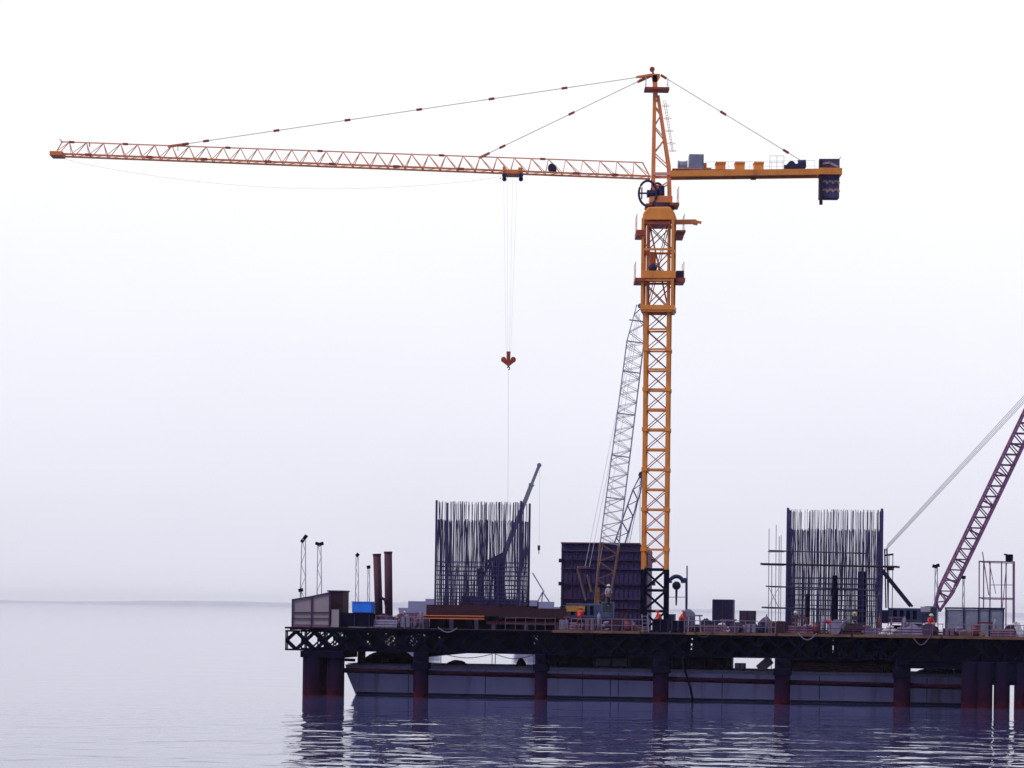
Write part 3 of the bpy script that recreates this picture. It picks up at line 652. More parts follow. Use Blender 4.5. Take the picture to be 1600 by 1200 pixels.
# ------------------------------------------------------------------ rebar cages
def cage(label, px0, px1, pyt, pyl, t0, t1, z0, hoops, group_bars, zsplit, name='rebar_cage'):
    c = L((px0 + px1) / 2, (t0 + t1) / 2, z0)
    cg = thing(name, label, 'rebar cage', c, 'tall rebar cages on the platform')
    s0, s1 = S(px0, t0), S(px1, t0)
    D0 = L((px0 + px1) / 2, t0).y
    zt = P((px0 + px1) / 2, pyt, D0).z; zl = P((px0 + px1) / 2, pyl, D0).z
    def bar_pts(s, t, top, ph, amp):
        n = 6; return [W(s + amp * math.sin(ph + 3.0 * i / n) * (1 if 0 < i < n else .4) + random.uniform(-.012, .012), t, lerp(z0, top, i / n)) for i in range(n + 1)]
    cnt = 0; n = 58
    for i in range(n):
        f = (i + random.uniform(-.33, .33)) / (n - 1); f = min(max(f, 0), 1)
        top = (zt if i % 2 == 0 or random.random() < .25 else zl) + random.uniform(-.05, .04)
        r = random.choice((.014, .018, .024, .036))
        mb = MB(); mb.path(bar_pts(lerp(s0, s1, f), t0 + random.uniform(-.05, .05), top, random.uniform(0, 6), .022), r, 5); mb.build('rebar', 'rebar', cg)
    mb = MB()
    for tt, nn in ((t1, 80), (t0 + .25, 70), (t1 - .25, 70), ((t0 + t1) / 2, 60)):
        for i in range(nn):
            f = min(max((i + random.uniform(-.4, .4)) / (nn - 1), 0), 1)
            top = (zt if random.random() < .4 else zl) + random.uniform(-.05, .04)
            mb.path(bar_pts(lerp(s0, s1, f), tt, top, random.uniform(0, 6), .045), random.choice((.009, .012, .016, .024)), 4)
    for sx in (s0, s1, s0 + .25, s1 - .25):
        for i in range(7):
            top = (zt if random.random() < .5 else zl) + random.uniform(-.05, .04)
            mb.path(bar_pts(sx + random.uniform(-.04, .04), lerp(t0, t1, i / 6), top, random.uniform(0, 6), .05), .03, 4)
    tag(mb.build('rebar', 'rebar', cg), kind='stuff')
    for (sx, tx) in ((s0, t0), (s1, t0), (s0, t1), (s1, t1)):
        mb = MB(); mb.bar(W(sx, tx, z0), W(sx, tx, zt + .1), .17, .17, up=(0, 1, 0)); mb.build('corner_post', 'rebar', cg)
    for py in hoops:
        z = P((px0 + px1) / 2, py, D0).z
        mb = MB()
        q = [W(s0 - .03, t0 - .06, z), W(s1 + .03, t0 - .06, z), W(s1 + .03, t1 + .06, z), W(s0 - .03, t1 + .06, z)]
        for k in range(4): mb.bar(q[k], q[(k + 1) % 4], .055)
        mb.build('hoop', 'rebar', cg)
    return cg
zg = P(750, 946, L(750, 4.5).y).z
cage('tall dark rebar cage standing on the maroon girder left of the formwork box', 680, 812, 784, 812, 4.2, 9.0, zg, [878, 885, 892, 899, 906, 914, 920, 926, 932, 937, 942], 40, 0)
cage('tall dark rebar cage wrapped in scaffold tubes right of the tower crane', 1229, 1376, 796, 826, 3.6, 8.6, ZD, [903, 912, 921, 930, 938, 946, 955, 962], 40, 0)

# girder bench under left cage
gb = thing('girder_bench', 'dark maroon girder bench carrying the left rebar cage', 'girder', L(775, 4, ZD))
mb = MB(); a_, b_ = L(668, 3.6), L(782, 3.6); c = (a_ + b_) / 2; mb.box(Vector((c.x, c.y, 6.75)), ((b_ - a_).length, 1.0, .85), -TH); mb.build('girder', 'maroon', gb)
a_, b_ = L(782, 3.4), L(884, 3.4); c = (a_ + b_) / 2
mb = MB(); mb.box(Vector((c.x, c.y, 6.6)), ((b_ - a_).length, 1.0, .80), -TH); mb.build('girder', 'maroon', gb)
a_, b_ = L(672, 9.0), L(840, 9.0); c = (a_ + b_) / 2
mb = MB(); mb.box(Vector((c.x, c.y, 6.75)), ((b_ - a_).length, 1.0, .85), -TH); mb.build('girder', 'maroon', gb)
mb = MB(); a_, b_ = L(678, 3.9), L(830, 3.9); c = L(754, 6.6); mb.box(Vector((c.x, c.y, zg - .1)), ((b_ - a_).length, 6.2, .12), -TH); mb.build('bearing_plate', 'maroon', gb)
mb = MB(); a_, b_ = L(672, 4.0), L(884, 4.0); c = (a_ + b_) / 2; mb.box(Vector((c.x, c.y, ZD + .47)), ((b_ - a_).length, .06, .94), -TH); mb.build('gap_darkening_plate', 'black', gb)  # black plate added to shut out the brightness showing under the girder
for px in (690, 735, 775, 830, 872):
    for t in (3.6, 9.0):
        mb = MB(); p = L(px, t); mb.box(Vector((p.x, p.y, (ZD + 6.25) / 2)), (.5, .8, 6.25 - ZD), -TH); mb.build('trestle', 'black', gb)
for xa, xb, zc, m_, lab in ((655, 757, 6.33, 'orange', 'long orange steel beam lying in front of the girder under the left rebar cage'), (760, 885, 5.95, 'maroon', 'long maroon beam lying in front of the right end of the girder bench')):
    th = thing('steel_beam', lab, 'beam', L((xa + xb) / 2, 2.6, zc - .3))
    mb = MB(); mb.bar(L(xa, 2.6, zc), L(xb, 2.6, zc), .3, .06); mb.bar(L(xa, 2.6, zc - .22), L(xb, 2.6, zc - .22), .3, .06); mb.build('flange', m_, th)
    mb = MB(); mb.bar(L(xa + 1, 2.6, zc - .11), L(xb - 1, 2.6, zc - .11), .04, .16); mb.build('web', 'red', th)
    for q in (xa + 12, (xa + xb) / 2, xb - 12):
        mb = MB(); p = L(q, 2.6); mb.box(Vector((p.x, p.y, (ZD + zc - .25) / 2)), (.3, .35, zc - .25 - ZD), -TH); mb.build('packing_block', 'purple', th)

# scaffold round right cage
sf = thing('scaffold', 'tube scaffold ring round the right rebar cage', 'scaffold', L(1300, 3, ZD))
s0, s1 = S(1205, 3.0), S(1395, 3.0)
def zp(px, py, t): return P(px, py, L(px, t).y).z
for py, r, xa, xb, m_ in ((883, .085, 1187, 1405, 'maroon'), (918, .06, 1196, 1352, 'purple'), (951, .07, 1190, 1352, 'navy'), (862, .05, 1200, 1352, 'purple')):
    mb = MB(); mb.tube(L(xa, 3.0, zp(xa, py - 2, 3)), L(xb, 3.0, zp(xb, py + 3, 3)), r, 6); mb.build('ledger', m_, sf)
    mb = MB(); mb.tube(L(xa + 8, 9.4, zp(xa, py - 1, 9.4)), L(xb - 4, 9.4, zp(xb, py + 2, 9.4)), r * .7, 6); mb.build('ledger', m_, sf)
for px, yt, r in ((1201, 826, .028), (1206, 880, .03), (1212, 820, .026), (1217, 838, .03), (1220, 836, .026)):
    mb = MB(); mb.tube(L(px, 3.2, ZD), L(px - 1, 3.2, zp(px, yt, 3.2)), r, 5); mb.build('standard', 'lav', sf)
for px, yt in ((1388, 868), (1394, 865)):
    mb = MB(); mb.tube(L(px, 9, ZD), L(px, 9, zp(px, yt, 9)), .035, 5); mb.build('standard', 'lav', sf)
mb = MB(); mb.bar(L(1201, 3.2, zp(1200, 918, 3)), L(1216, 3.2, zp(1216, 948, 3)), .04); mb.bar(L(1215, 3.3, zp(1200, 920, 3)), L(1201, 3.3, zp(1216, 948, 3)), .03); mb.build('diagonal', 'navy', sf)
mb = MB(); mb.bar(L(1199, 4.5, zp(1199, 862, 4.5)), L(1224, 4.5, zp(1224, 862, 4.5)), 1.2, .07); mb.build('scaffold_board', 'lav', sf)
mb = MB(); mb.bar(L(1380, 4.5, zp(1380, 868, 4.5)), L(1395, 4.5, zp(1395, 866, 4.5)), 1.0, .12); mb.build('scaffold_board', 'navy', sf)
mb = MB(); mb.bar(L(1384, 4.5, zp(1384, 889, 4.5)), L(1396, 4.5, zp(1395, 889, 4.5)), 1.0, .2); mb.build('scaffold_board', 'maroon', sf)
mb = MB(); mb.bar(L(1190, 4.5, zp(1190, 882, 4.5)), L(1224, 4.5, zp(1224, 883, 4.5)), 1.0, .10); mb.build('scaffold_board', 'maroon', sf)
for px, yt, wd, lab in ((1304, 899, .42, 'dark column pipe in front of the middle of the right rebar cage'), (1347, 893, .7, 'dark wide column pipe inside the right side of the right rebar cage'), (1262, 928, .28, 'short dark post in front of the right rebar cage, left of its middle')):
    th = thing('steel_column', lab, 'column', L(px, 2.7 if px != 1347 else 5, ZD)); t = 2.7 if px != 1347 else 5
    mb = MB(); mb.tube(L(px, t, ZD), L(px, t, zp(px, yt, t)), wd / 2, 12); mb.build('pipe', 'black', th)
    mb = MB(); mb.disc(L(px, t, ZD + .05), (0, 0, 1), wd * .8, .1, 12); mb.build('base_flange', 'navy', th)

# ------------------------------------------------------------------ formwork box
FT = 13.0
fs0, fs1 = S(876, FT), S(1011, FT); ztop = zp(950, 849.5, FT)
fb = thing('formwork_box', 'large dark purple ribbed steel formwork box behind the tower crane mast', 'formwork', W((fs0 + fs1) / 2, FT, ZD))
mb = MB(); mb.prism([W(fs0, FT, ZD), W(fs1, FT, ZD), W(fs1, FT, ztop - .55), W(fs1 - .25, FT, ztop - .2), W(fs1 - .7, FT, ztop), W(fs0, FT, ztop)], W(0, 4.0, 0) - W(0, 0, 0)); mb.build('panel_wall', 'form', fb)
mb = MB(); mb.bar(W(fs0 - .03, FT - .1, ztop + .02), W(fs1 - .6, FT - .1, ztop + .02), .35, .12); mb.build('top_rim', 'formtop', fb)
for py in (861, 875, 889, 913, 936, 950):
    z = zp(950, py, FT); mb = MB(); mb.bar(W(fs0 - (.12 if py in (875, 913) else 0), FT - .12, z), W(fs1, FT - .12, z), .2, .14 if py in (875, 913) else .08); mb.build('waler', 'navy' if py in (875, 913) else 'form', fb)
mb = MB()
for i in range(19): s_ = lerp(fs0 + .1, fs1 - .1, i / 18); mb.bar(W(s_, FT - .05, ZD), W(s_, FT - .05, ztop - .6), .07, .09, up=(0, 1, 0))
mb.build('rib', 'form', fb)
for px in (876, 1020):
    for py in (876, 912): mb = MB(); mb.box(W(S(px, FT), FT - .1, zp(px, py, FT)), (.35, .4, .3), -TH); mb.build('tie_bracket', 'navy', fb)

# ------------------------------------------------------------------ crawler cranes
def crawler(name, label, px, t, bodycol, facing, parts=True, scale=1.0, zoff=0.0):
    b = L(px, t, ZD + zoff); th = thing(name, label, 'crane', b)
    fx = Vector((cT, -sT, 0)); fy = Vector((sT, cT, 0)); k = scale
    def wp(x, y, z): return b + fx * x * k + fy * y * k + Vector((0, 0, z * k))
    for y in (-1.1, 1.1):
        mb = MB(); prof = []
        for i in range(9): a = math.pi / 2 + math.pi * i / 8; prof.append(wp(-1.6 + .38 * math.cos(a), y - .28, .4 + .38 * math.sin(a)))
        for i in range(9): a = -math.pi / 2 + math.pi * i / 8; prof.append(wp(1.6 + .38 * math.cos(a), y - .28, .4 + .38 * math.sin(a)))
        mb.prism(prof, fy * .56 * k); mb.build('crawler_track', 'black', th)
    mb = MB(); mb.tube(wp(0, 0, .6), wp(0, 0, .95), .7 * k, 16); mb.box(wp(0, 0, .55), (1.6 * k, 2.0 * k, .3 * k), -TH); mb.build('undercarriage', 'navy', th)
    mb = MB(); mb.box(wp(-.5 * facing, .1, 1.55), (2.9 * k, 2.3 * k, 1.15 * k), -TH); o = mb.build('machinery_house', bodycol, th, bevel=.06)
    mb = MB()
    for j in range(4): mb.box(wp(-.5 * facing - .9 + j * .5, -1.06, 1.6), (.3 * k, .03, .7 * k), -TH)
    mb.build('louvre', 'black', o)
    mb = MB(); mb.box(wp(1.35 * facing, -.75, 1.65), (.95 * k, .8 * k, 1.3 * k), -TH); cbn = mb.build('cab', bodycol, th, bevel=.05)
    mb = MB(); mb.box(wp(1.35 * facing, -1.16, 1.85), (.7 * k, .03, .65 * k), -TH); mb.build('window', 'glass', cbn)
    mb = MB(); mb.box(wp(-2.15 * facing, .1, 1.45), (.55 * k, 2.2 * k, 1.0 * k), -TH); mb.build('counterweight', 'navy', th, bevel=.05)
    return th, wp
# A: yellow crane before the formwork
tA = 8.0; DA = L(940, tA).y
thA, wpA = crawler('crawler_crane', 'worn yellow crawler crane with tall lattice boom coloured pale with sky glare in front of the formwork box', 925, tA, 'bluegrey', 1)
pa, pb = P(940, 948, DA), P(1000, 478, DA); v = (pb - pa); d = v.normalized(); side = Vector((0, 1, 0)); up = d.cross(side)
n1 = 7; m1 = lerp(pa, pb, 97 / 470); m2 = lerp(pa, pb, .88)
mb = MB(); lattice(mb, pa, m1, side, up, 1.1, 1.5, n1, .07, .035); mb.build('boom_foot', 'oldyel', thA)
mb = MB(); lattice(mb, m1, m2, side, up, 1.5, 1.35, 34, .030, .017); lattice(mb, m1, m2, side, up, 1.5, 1.35, 17, .026, .014); mb.build('boom_lattice', 'glareboom', thA)
mb = MB(); lattice(mb, m2, pb, side, up, 1.35, .55, 4, .035, .022)
mb.build('boom_head', 'glareboom', thA)
for t in (.21, .36, .50, .64, .78, .88, .95): mb = MB(); c = lerp(pa, pb, t); mb.bar(c - up * .75, c + up * .72, .09); mb.build('boom_splice', 'glareboom', thA)
mb = MB(); mb.disc(pb, (0, 1, 0), .18, .3, 14); mb.build('head_sheave', 'grey', thA)
mb = MB(); mb.bar(P(933, 950, DA), P(934, 918, DA), .3, .3, up=(0, 1, 0)); mb.bar(P(948, 948, DA), P(947, 925, DA), .18, .2, up=(0, 1, 0)); mb.build('boom_bracket', 'gold', thA)
mb = MB()
for dy in (-.7, .7):
    mb.bar(P(902, 889, DA) + Vector((0, dy, 0)), P(915, 938, DA) + Vector((0, dy, 0)), .12); mb.bar(P(917, 898, DA) + Vector((0, dy, 0)), P(924, 925, DA) + Vector((0, dy, 0)), .1)
mb.bar(P(904, 886, DA) + Vector((0, -.8, 0)), P(904, 886, DA) + Vector((0, .8, 0)), .16); mb.bar(P(903, 886, DA), P(918, 886, DA), .14); mb.build('gantry', 'oldyel', thA)
mb = MB(); mb.box(P(899, 951, DA - 2), (1.5, .5, .45)); mb.build('step_guard', 'gold', thA)
for k, (x0, y0, x1, y1) in enumerate(((914, 886, 996, 487), (921, 886, 998, 490), (933, 905, 1000, 490))):
    mb = MB(); mb.tube(P(x0, y0, DA), P(x1, y1, DA), .016, 5); mb.build('pendant_rope', 'palerope', thA)
# B: small blue-grey crane behind the formwork
tB = 20.5; DB = L(955, tB).y
thB, wpB = crawler('crawler_crane', 'blue-grey crane with short lattice boom behind the formwork box', 945, tB, 'bluegrey', 1)
pa, pb = P(950, 905, DB), P(1003, 742, DB); d = (pb - pa).normalized(); up = d.cross(Vector((0, 1, 0)))
mb = MB(); lattice(mb, pa, pb, (0, 1, 0), up, 1.0, .6, 13, .05, .03, .1, .15); mb.build('boom', 'bluegrey', thB)
mb = MB(); mb.disc(pb, (0, 1, 0), .3, .3, 14); mb.build('head_sheave', 'navy', thB)
for k, (x0, y0, x1, y1) in enumerate(((975, 870, 1003, 745), (979, 870, 1004, 748), (1000, 742, 1000, 940))):
    mb = MB(); mb.tube(P(x0, y0, DB), P(x1, y1, DB), .03, 5); mb.build('pendant_rope', 'palerope', thB)
# C: crane on the right with dull purple boom running out of frame
tC = 8.5; DCc = L(1450, tC).y
thC, wpC = crawler('crawler_crane', 'blue crawler crane with long dull purple lattice boom leaning to the right', 1427, tC, 'bluegrey', 1)
pa, pb = P(1464, 952, DCc), P(1645, 575, DCc); d = (pb - pa).normalized(); up = d.cross(Vector((0, 1, 0)))
mb = MB(); lattice(mb, pa, pb, (0, 1, 0), up, 1.05, 1.05, 46, .085, .042, .08, .1); mb.build('boom', 'purpboom', thC)
mb = MB()
for t in (.06, .12, .2, .32, .44, .56, .68, .8): c = lerp(pa, pb, t); mb.bar(c - up * .55, c + up * .55, .16, .12)
mb.build('boom_splice', 'purpboom', thC)
mb = MB(); mb.disc(pb, (0, 1, 0), .35, .5, 14); mb.build('head_sheave', 'navy', thC)
mb = MB()
for dy in (-.6, .6): mb.bar(P(1384, 857, DCc) + Vector((0, dy, 0)), P(1386, 950, DCc) + Vector((0, dy, 0)), .1); mb.bar(P(1374, 886, DCc) + Vector((0, dy, 0)), P(1424, 948, DCc) + Vector((0, dy, 0)), .16)
mb.build('gantry', 'navy', thC)
mb = MB(); mb.box(P(1446, 952, DCc - 1.6), (.7, .4, .4)); mb.build('cab_panel', 'white', thC)
for k, dv in enumerate((-5, -1.6, 2, 5)):
    mb = MB(); mb.tube(P(1384, 857 + dv, DCc) + Vector((0, dv * .15, 0)), P(1645, 575 + dv * 1.6, DCc) + Vector((0, dv * .15, 0)), .020, 5); mb.build('pendant_rope', 'lav', thC)
mb = MB(); mb.tube(P(1454, 945, DCc), P(1560, 770, DCc), .008, 4); mb.build('tag_line', 'palerope', thC)
# D: telescopic crane behind the left cage
tD = 13.5; DD = L(770, tD).y
thD, wpD = crawler('telescopic_crane', 'dark crane with telescopic boom rising behind the left rebar cage', 765, tD, 'navy', -1, scale=1.15)
pa, pm, pm2, pb = P(772, 905, DD), P(815, 797, DD), P(831, 756, DD), P(842.5, 727, DD)
mb = MB(); mb.bar(pa, pm, .34, .40); mb.build('boom_base', 'boomblue', thD)
mb = MB(); mb.bar(pm, pm2, .30, .36); mb.bar(lerp(pm, pm2, .93), pm2, .36, .46); mb.build('boom_section', 'grey', thD)
mb = MB(); mb.bar(pm2, pb, .2, .25); mb.build('boom_fly', 'grey', thD)
mb = MB(); mb.disc(pb, (0, 1, 0), .19, .3, 12); mb.build('head_sheave', 'boomblue', thD)
mb = MB(); mb.tube(P(843.5, 727, DD), P(842.5, 850, DD), .009, 4); mb.build('hoist_rope', 'palerope', thD)
mb = MB(); mb.box(P(842, 856, DD), (.2, .2, .42)); mb.tube(P(842, 860, DD), P(842, 866, DD), .03, 5); mb.build('hook', 'navy', thD)
mb = MB(); mb.bar(P(750, 888, DD), P(752, 945, DD), .55, .6); mb.bar(P(779, 872, DD), P(781, 940, DD), .9, .9); mb.bar(P(762, 878, DD), P(786, 866, DD), .35, .3); mb.bar(P(766, 880, DD), P(746, 915, DD), .22, .2); mb.build('winch_frame', 'black', thD)

# blue arch frame
af = thing('arch_frame', 'blue arched steel frame with hanging hammer right of the mast foot', 'frame', L(1057, 6, ZD))
DFr = L(1057, 6).y
mb = MB(); mb.bar(P(1040, 906, DFr), P(1040, 970, DFr), .14); mb.bar(P(1073.5, 884, DFr), P(1073.5, 945, DFr), .10); mb.bar(P(1072.5, 903, DFr), P(1072.5, 970, DFr), .17); mb.build('post', 'archblue', af)
mb = MB(); mb.ring(P(1057, 911, DFr), (0, -1, 0), .52, .16, 16, 8, a0=0, a1=math.pi); mb.bar(P(1041, 907, DFr), P(1048, 907, DFr), .4, .4); mb.bar(P(1066, 907, DFr), P(1074, 907, DFr), .4, .4); mb.build('arch', 'archblue', af)
mb = MB(); mb.ball(P(1057, 915, DFr), .34, 12, 8); mb.tube(P(1057, 920, DFr), P(1056.5, 946, DFr), .1, 8, r2=.06); mb.build('hammer', 'navy', af)
mb = MB(); mb.bar(P(1041, 933, DFr), P(1073, 933, DFr), .05); mb.build('tie_rail', 'lav', af)
crate('blue pump unit under the arched frame', 'bluegrey', 1043, 1055, 5, ZD, 1.4, 1.0, name='pump_unit', cat='pump', batten='archblue')
cm = thing('covered_machine', 'round grey tarpaulin covered machine right of the blue arched frame', 'machine', L(1076, 5.4, ZD))
mb = MB(); p = L(1076, 5.4, ZD + 1.25); mb.ball(p, 1, 16, 6, half=True, sc=(.52, .52, .55), jit=.04); mb.tube(L(1076, 5.4, ZD + .1), p, .55, 16, r2=.52); mb.build('cover', 'grey', cm)
mb = MB(); mb.box(L(1076, 5.4, ZD + .08), (1.3, 1.3, .16), -TH); mb.build('base_frame', 'navy', cm)
crate('dark blue square tank box standing on deck between mast and right rebar cage', 'navy', 1114, 1147, 7, ZD, 2.6, 1.8, name='steel_box', cat='box', batten='form')
crate('low dark purple box on deck, right neighbour of the square tank box', 'purple', 1156, 1181, 6.5, ZD, 1.75, 1.3, name='steel_box', cat='box', batten='maroon')

# ------------------------------------------------------------------ left end: fence, cabin, containers, rusty piles, flood lights
fn = thing('panel_fence', 'beige sheet fence with sloping top at the left end of the platform', 'fence', L(486, .4, ZD))
def fz(px, py, t): return P(px, py, L(px, t).y).z
tf = .5
tops = [(457, 937), (487, 932), (515, 926)]
for (xa, ya), (xb, yb) in zip(tops[:-1], tops[1:]):
    mb = MB(); a0, a1 = L(xa + 1, tf, ZD + .02), L(xb - 1, tf, ZD + .02); b1, b0 = L(xb - 1, tf, fz(xb, yb, tf)), L(xa + 1, tf, fz(xa, ya, tf))
    mb.prism([a0, a1, b1, b0], Vector((0, .05, 0))); mb.build('sheet_panel', 'beige', fn)
for px, yt in tops:
    mb = MB(); mb.bar(L(px, tf - .06, ZD), L(px, tf - .06, fz(px, yt - 1, tf)), .12, .1, up=(0, 1, 0)); mb.build('post', 'purple', fn)
mb = MB()
for (xa, ya), (xb, yb) in zip(tops[:-1], tops[1:]): mb.bar(L(xa, tf - .08, fz(xa, ya, tf)), L(xb, tf - .08, fz(xb, yb, tf)), .08, .1)
for y_, w_ in ((957, .09), (966, .06)): mb.bar(L(456, tf - .08, fz(456, y_, tf)), L(515, tf - .08, fz(515, y_, tf)), .06, w_)
mb.build('rail', 'purple', fn)
mb = MB(); mb.bar(L(457, tf - .05, ZD + .1), L(530, tf - .05, ZD + .1), .08, .2); mb.build('kick_board', 'pink', fn)
cb = thing('site_cabin', 'dark maroon site cabin beside the beige fence at the left end', 'cabin', L(527, 1.5, ZD))
a_, b_ = L(516, 1.2), L(539, 1.2); c = (a_ + b_) / 2; zt_ = fz(527, 924.5, 1.2)
mb = MB(); mb.box(Vector((c.x, c.y + .9, (ZD + zt_) / 2)), ((b_ - a_).length, 2.2, zt_ - ZD), -TH); mb.build('wall', 'maroon', cb)
mb = MB(); mb.box(Vector((c.x, c.y + .9, zt_ + .05)), ((b_ - a_).length + .15, 2.4, .1), -TH); mb.build('roof', 'purple', cb)
mb = MB(); a_, b_ = L(519, .0), L(530, .0); c2 = (a_ + b_) / 2; mb.box(L(524, .0, ZD + .72), (.58, .05, 1.35), -TH); mb.build('door_panel', 'beige', cb)
crate('long black container on deck below the bright blue box', 'black', 533, 583, 1.6, ZD, 1.15, 1.8, name='steel_container', cat='container', batten='navy')
bb = thing('blue_box', 'bright blue box on top of the black container', 'box', L(568, 1.6, ZD + 1.15))
a_, b_ = L(553, 1.6), L(583.5, 1.6); c = (a_ + b_) / 2
mb = MB(); mb.box(Vector((c.x, c.y, ZD + 1.15 + .42)), ((b_ - a_).length, 1.5, .80), -TH); mb.build('body', 'blue', bb, bevel=.04)
mb = MB(); mb.box(Vector((c.x, c.y, ZD + 1.15 + .86)), ((b_ - a_).length + .08, 1.6, .07), -TH); mb.build('lid', 'blue', bb)
mb = MB(); mb.box(Vector((c.x, c.y, ZD + 1.15 + .02)), ((b_ - a_).length * .9, 1.3, .05), -TH); mb.build('skid', 'navy', bb)
for (xb_, yb_, xt_, yt_, lab) in ((593, 962, 589, 868, 'shorter rusty steel pile leaning slightly left beside the blue box'), (608, 962, 606.5, 864.5, 'taller rusty steel pile standing right of its leaning neighbour')):
    t = 4.0; D_ = L(598, t).y
    th = thing('standing_pile', lab, 'pile', L(xb_, t, ZD))
    mb = MB(); a_ = P(xb_, 962, D_); b_ = P(xt_, yt_, D_); a_.z = ZD
    mb.tube(a_, b_, .31, 16); o = mb.build('pipe', 'rustpile', th)
    for pl in o.data.polygons: pl.use_smooth = len(pl.vertices) == 4
    mb = MB(); mb.tube(b_, b_ + (b_ - a_).normalized() * .14, .34, 16); mb.build('end_collar', 'maroon', th)
th = thing('pile_bracket', 'dark curved bracket clamped between the two rusty piles', 'bracket', P(599, 940, L(598, 4).y))
mb = MB(); D_ = L(598, 3.6).y; mb.path([P(594, 936, D_), P(598, 935, D_), P(602, 938, D_), P(603, 945, D_), P(605, 950, D_)], .12, 8); mb.build('arm', 'maroon', th)

def floodlight(label, px, pyt, D, wpx, heads, lean=0):
    b = P(px, 960, D); b.z = ZD; top = P(px + lean, pyt, D); h = top.z - ZD; hw = wpx / 2 * D / F
    th = thing('floodlight_mast', label, 'light mast', b, 'slender floodlight masts on the platform')
    mb = MB()
    dx = top.x - b.x
    def c(z, a, e): f = z / h; ww = hw * (1.0 - .45 * f); return b + Vector((dx * f + a * ww, e * ww, z))
    for a in (-1, 1):
        for e in (-1, 1): mb.tube(c(0, a, e), c(h, a, e), .022, 5)
    n = max(4, int(h / .9))
    for i in range(n):
        z0, z1 = h * i / n, h * (i + 1) / n
        for e in (-1, 1): mb.tube(c(z0, -1 if i % 2 else 1, e), c(z1, 1 if i % 2 else -1, e), .012, 4)
        for a in (-1, 1): mb.tube(c(z0, a, -1 if i % 2 else 1), c(z1, a, 1 if i % 2 else -1), .012, 4)
    mb.build('lattice_pole', 'pale', th)
    for (ox, oz, s_, an) in heads:
        mb = MB(); cc = top + Vector((ox, -.05, oz)); ux = Vector((math.cos(an), 0, math.sin(an)))
        mb.bar(cc - ux * s_ / 2, cc + ux * s_ / 2, .34, .26); mb.bar(top - Vector((0, 0, .1)), cc, .06); o = mb.build('lamp_head', 'black', th)
    return th
floodlight('tallest floodlight mast at the left end with a slanted lamp head', 473, 843, L(473, 6).y, 10, [(.12, .18, .42, .9), (-.1, -.12, .25, .9)], 1.5)
floodlight('floodlight mast with twin V shaped lamp heads right of the tallest mast', 499, 852, L(499, 6).y, 9, [(-.15, .12, .34, -.35), (.17, .12, .34, .35)])
floodlight('thin floodlight mast behind the bright blue box', 558, 868, L(558, 12).y, 6, [(.03, .05, .3, .8)])
floodlight('shortest floodlight mast close to the left rusty pile', 576, 887, L(576, 12).y, 4.5, [(0, .05, .3, .2)])
floodlight('floodlight mast between right rebar cage and purple boom', 1463, 885, L(1463, 14).y, 6, [(-.12, .0, .38, -.2), (.12, .08, .22, .3)])
floodlight('small lone floodlight mast right of the purple boom', 1505.5, 903, L(1505, 18).y, 4, [(0, .05, .3, 0)])
floodlight('short stub floodlight mast rising just above the beige fence', 470, 922, L(470, 2).y, 3, [(0, 0, .36, .2)])

# ------------------------------------------------------------------ right end: tube frame and panel screen
tf_ = 4.5; DTf = L(1560, tf_).y
fr = thing('tube_frame', 'open frame of thin purple tubes at the right edge of the platform', 'frame', L(1558, tf_, ZD))
def fp(px, py, d=0): return P(px, py, DTf + d)
for px, y0, d in ((1530, 876, 0), (1547, 878, 0), (1565, 877, 0), (1585, 878, 0), (1537, 880, 2.2), (1572, 880, 2.2), (1583, 880, 2.2)):
    mb = MB(); mb.tube(Vector((fp(px, 978, d).x, fp(px, 978, d).y, ZD)), fp(px, y0, d), .05, 6); mb.build('upright', 'purpboom', fr)
mb = MB()
for y in (877, 934): mb.tube(fp(1530, y), fp(1585, y + 1), .05, 6); mb.tube(fp(1537, y + 2, 2.2), fp(1583, y + 3, 2.2), .035, 6); mb.tube(fp(1530, y), fp(1537, y + 2, 2.2), .035, 6); mb.tube(fp(1585, y), fp(1583, y + 2, 2.2), .035, 6)
mb.tube(fp(1547, 914), fp(1585, 914), .03, 6)
mb.build('crossbar', 'purpboom', fr)
mb = MB(); mb.tube(fp(1535, 862), fp(1545, 930), .04, 5); mb.tube(fp(1545, 876), fp(1556, 928), .03, 5); mb.tube(fp(1573, 880), fp(1564, 970), .03, 5); mb.build('diagonal', 'purpboom', fr)
th = thing('lamp_box', 'dark lamp box perched on the right top corner of the tube frame', 'lamp', fp(1577, 876))
mb = MB(); mb.box(fp(1577, 871.5), (.5, .5, .52)); mb.build('housing', 'black', th, bevel=.04)
mb = MB(); mb.box(fp(1571, 866.5), (.2, .3, .12)); mb.build('hood', 'navy', th)
sc = thing('panel_screen', 'low pale blue sheet screen with dark frame below the tube frame', 'screen', L(1520, 3, ZD))
t = 3.0; cuts = [1478, 1506, 1529, 1546, 1568]
for a, b in zip(cuts[:-1], cuts[1:]):
    mb = MB(); z1 = fz(a, 952, t); mb.prism([L(a + 1, t, ZD + .1), L(b - 1, t, ZD + .1), L(b - 1, t, z1), L(a + 1, t, z1)], Vector((0, .05, 0))); mb.build('sheet_panel', 'grey', sc)
for a in cuts: mb = MB(); mb.bar(L(a, t - .05, ZD), L(a, t - .05, fz(a, 950, t)), .1, .1, up=(0, 1, 0)); mb.build('post', 'navy', sc)
mb = MB(); mb.bar(L(1476, t - .05, fz(1476, 950, t)), L(1570, t - .05, fz(1570, 951, t)), .1, .13); mb.build('rail', 'navy', sc)

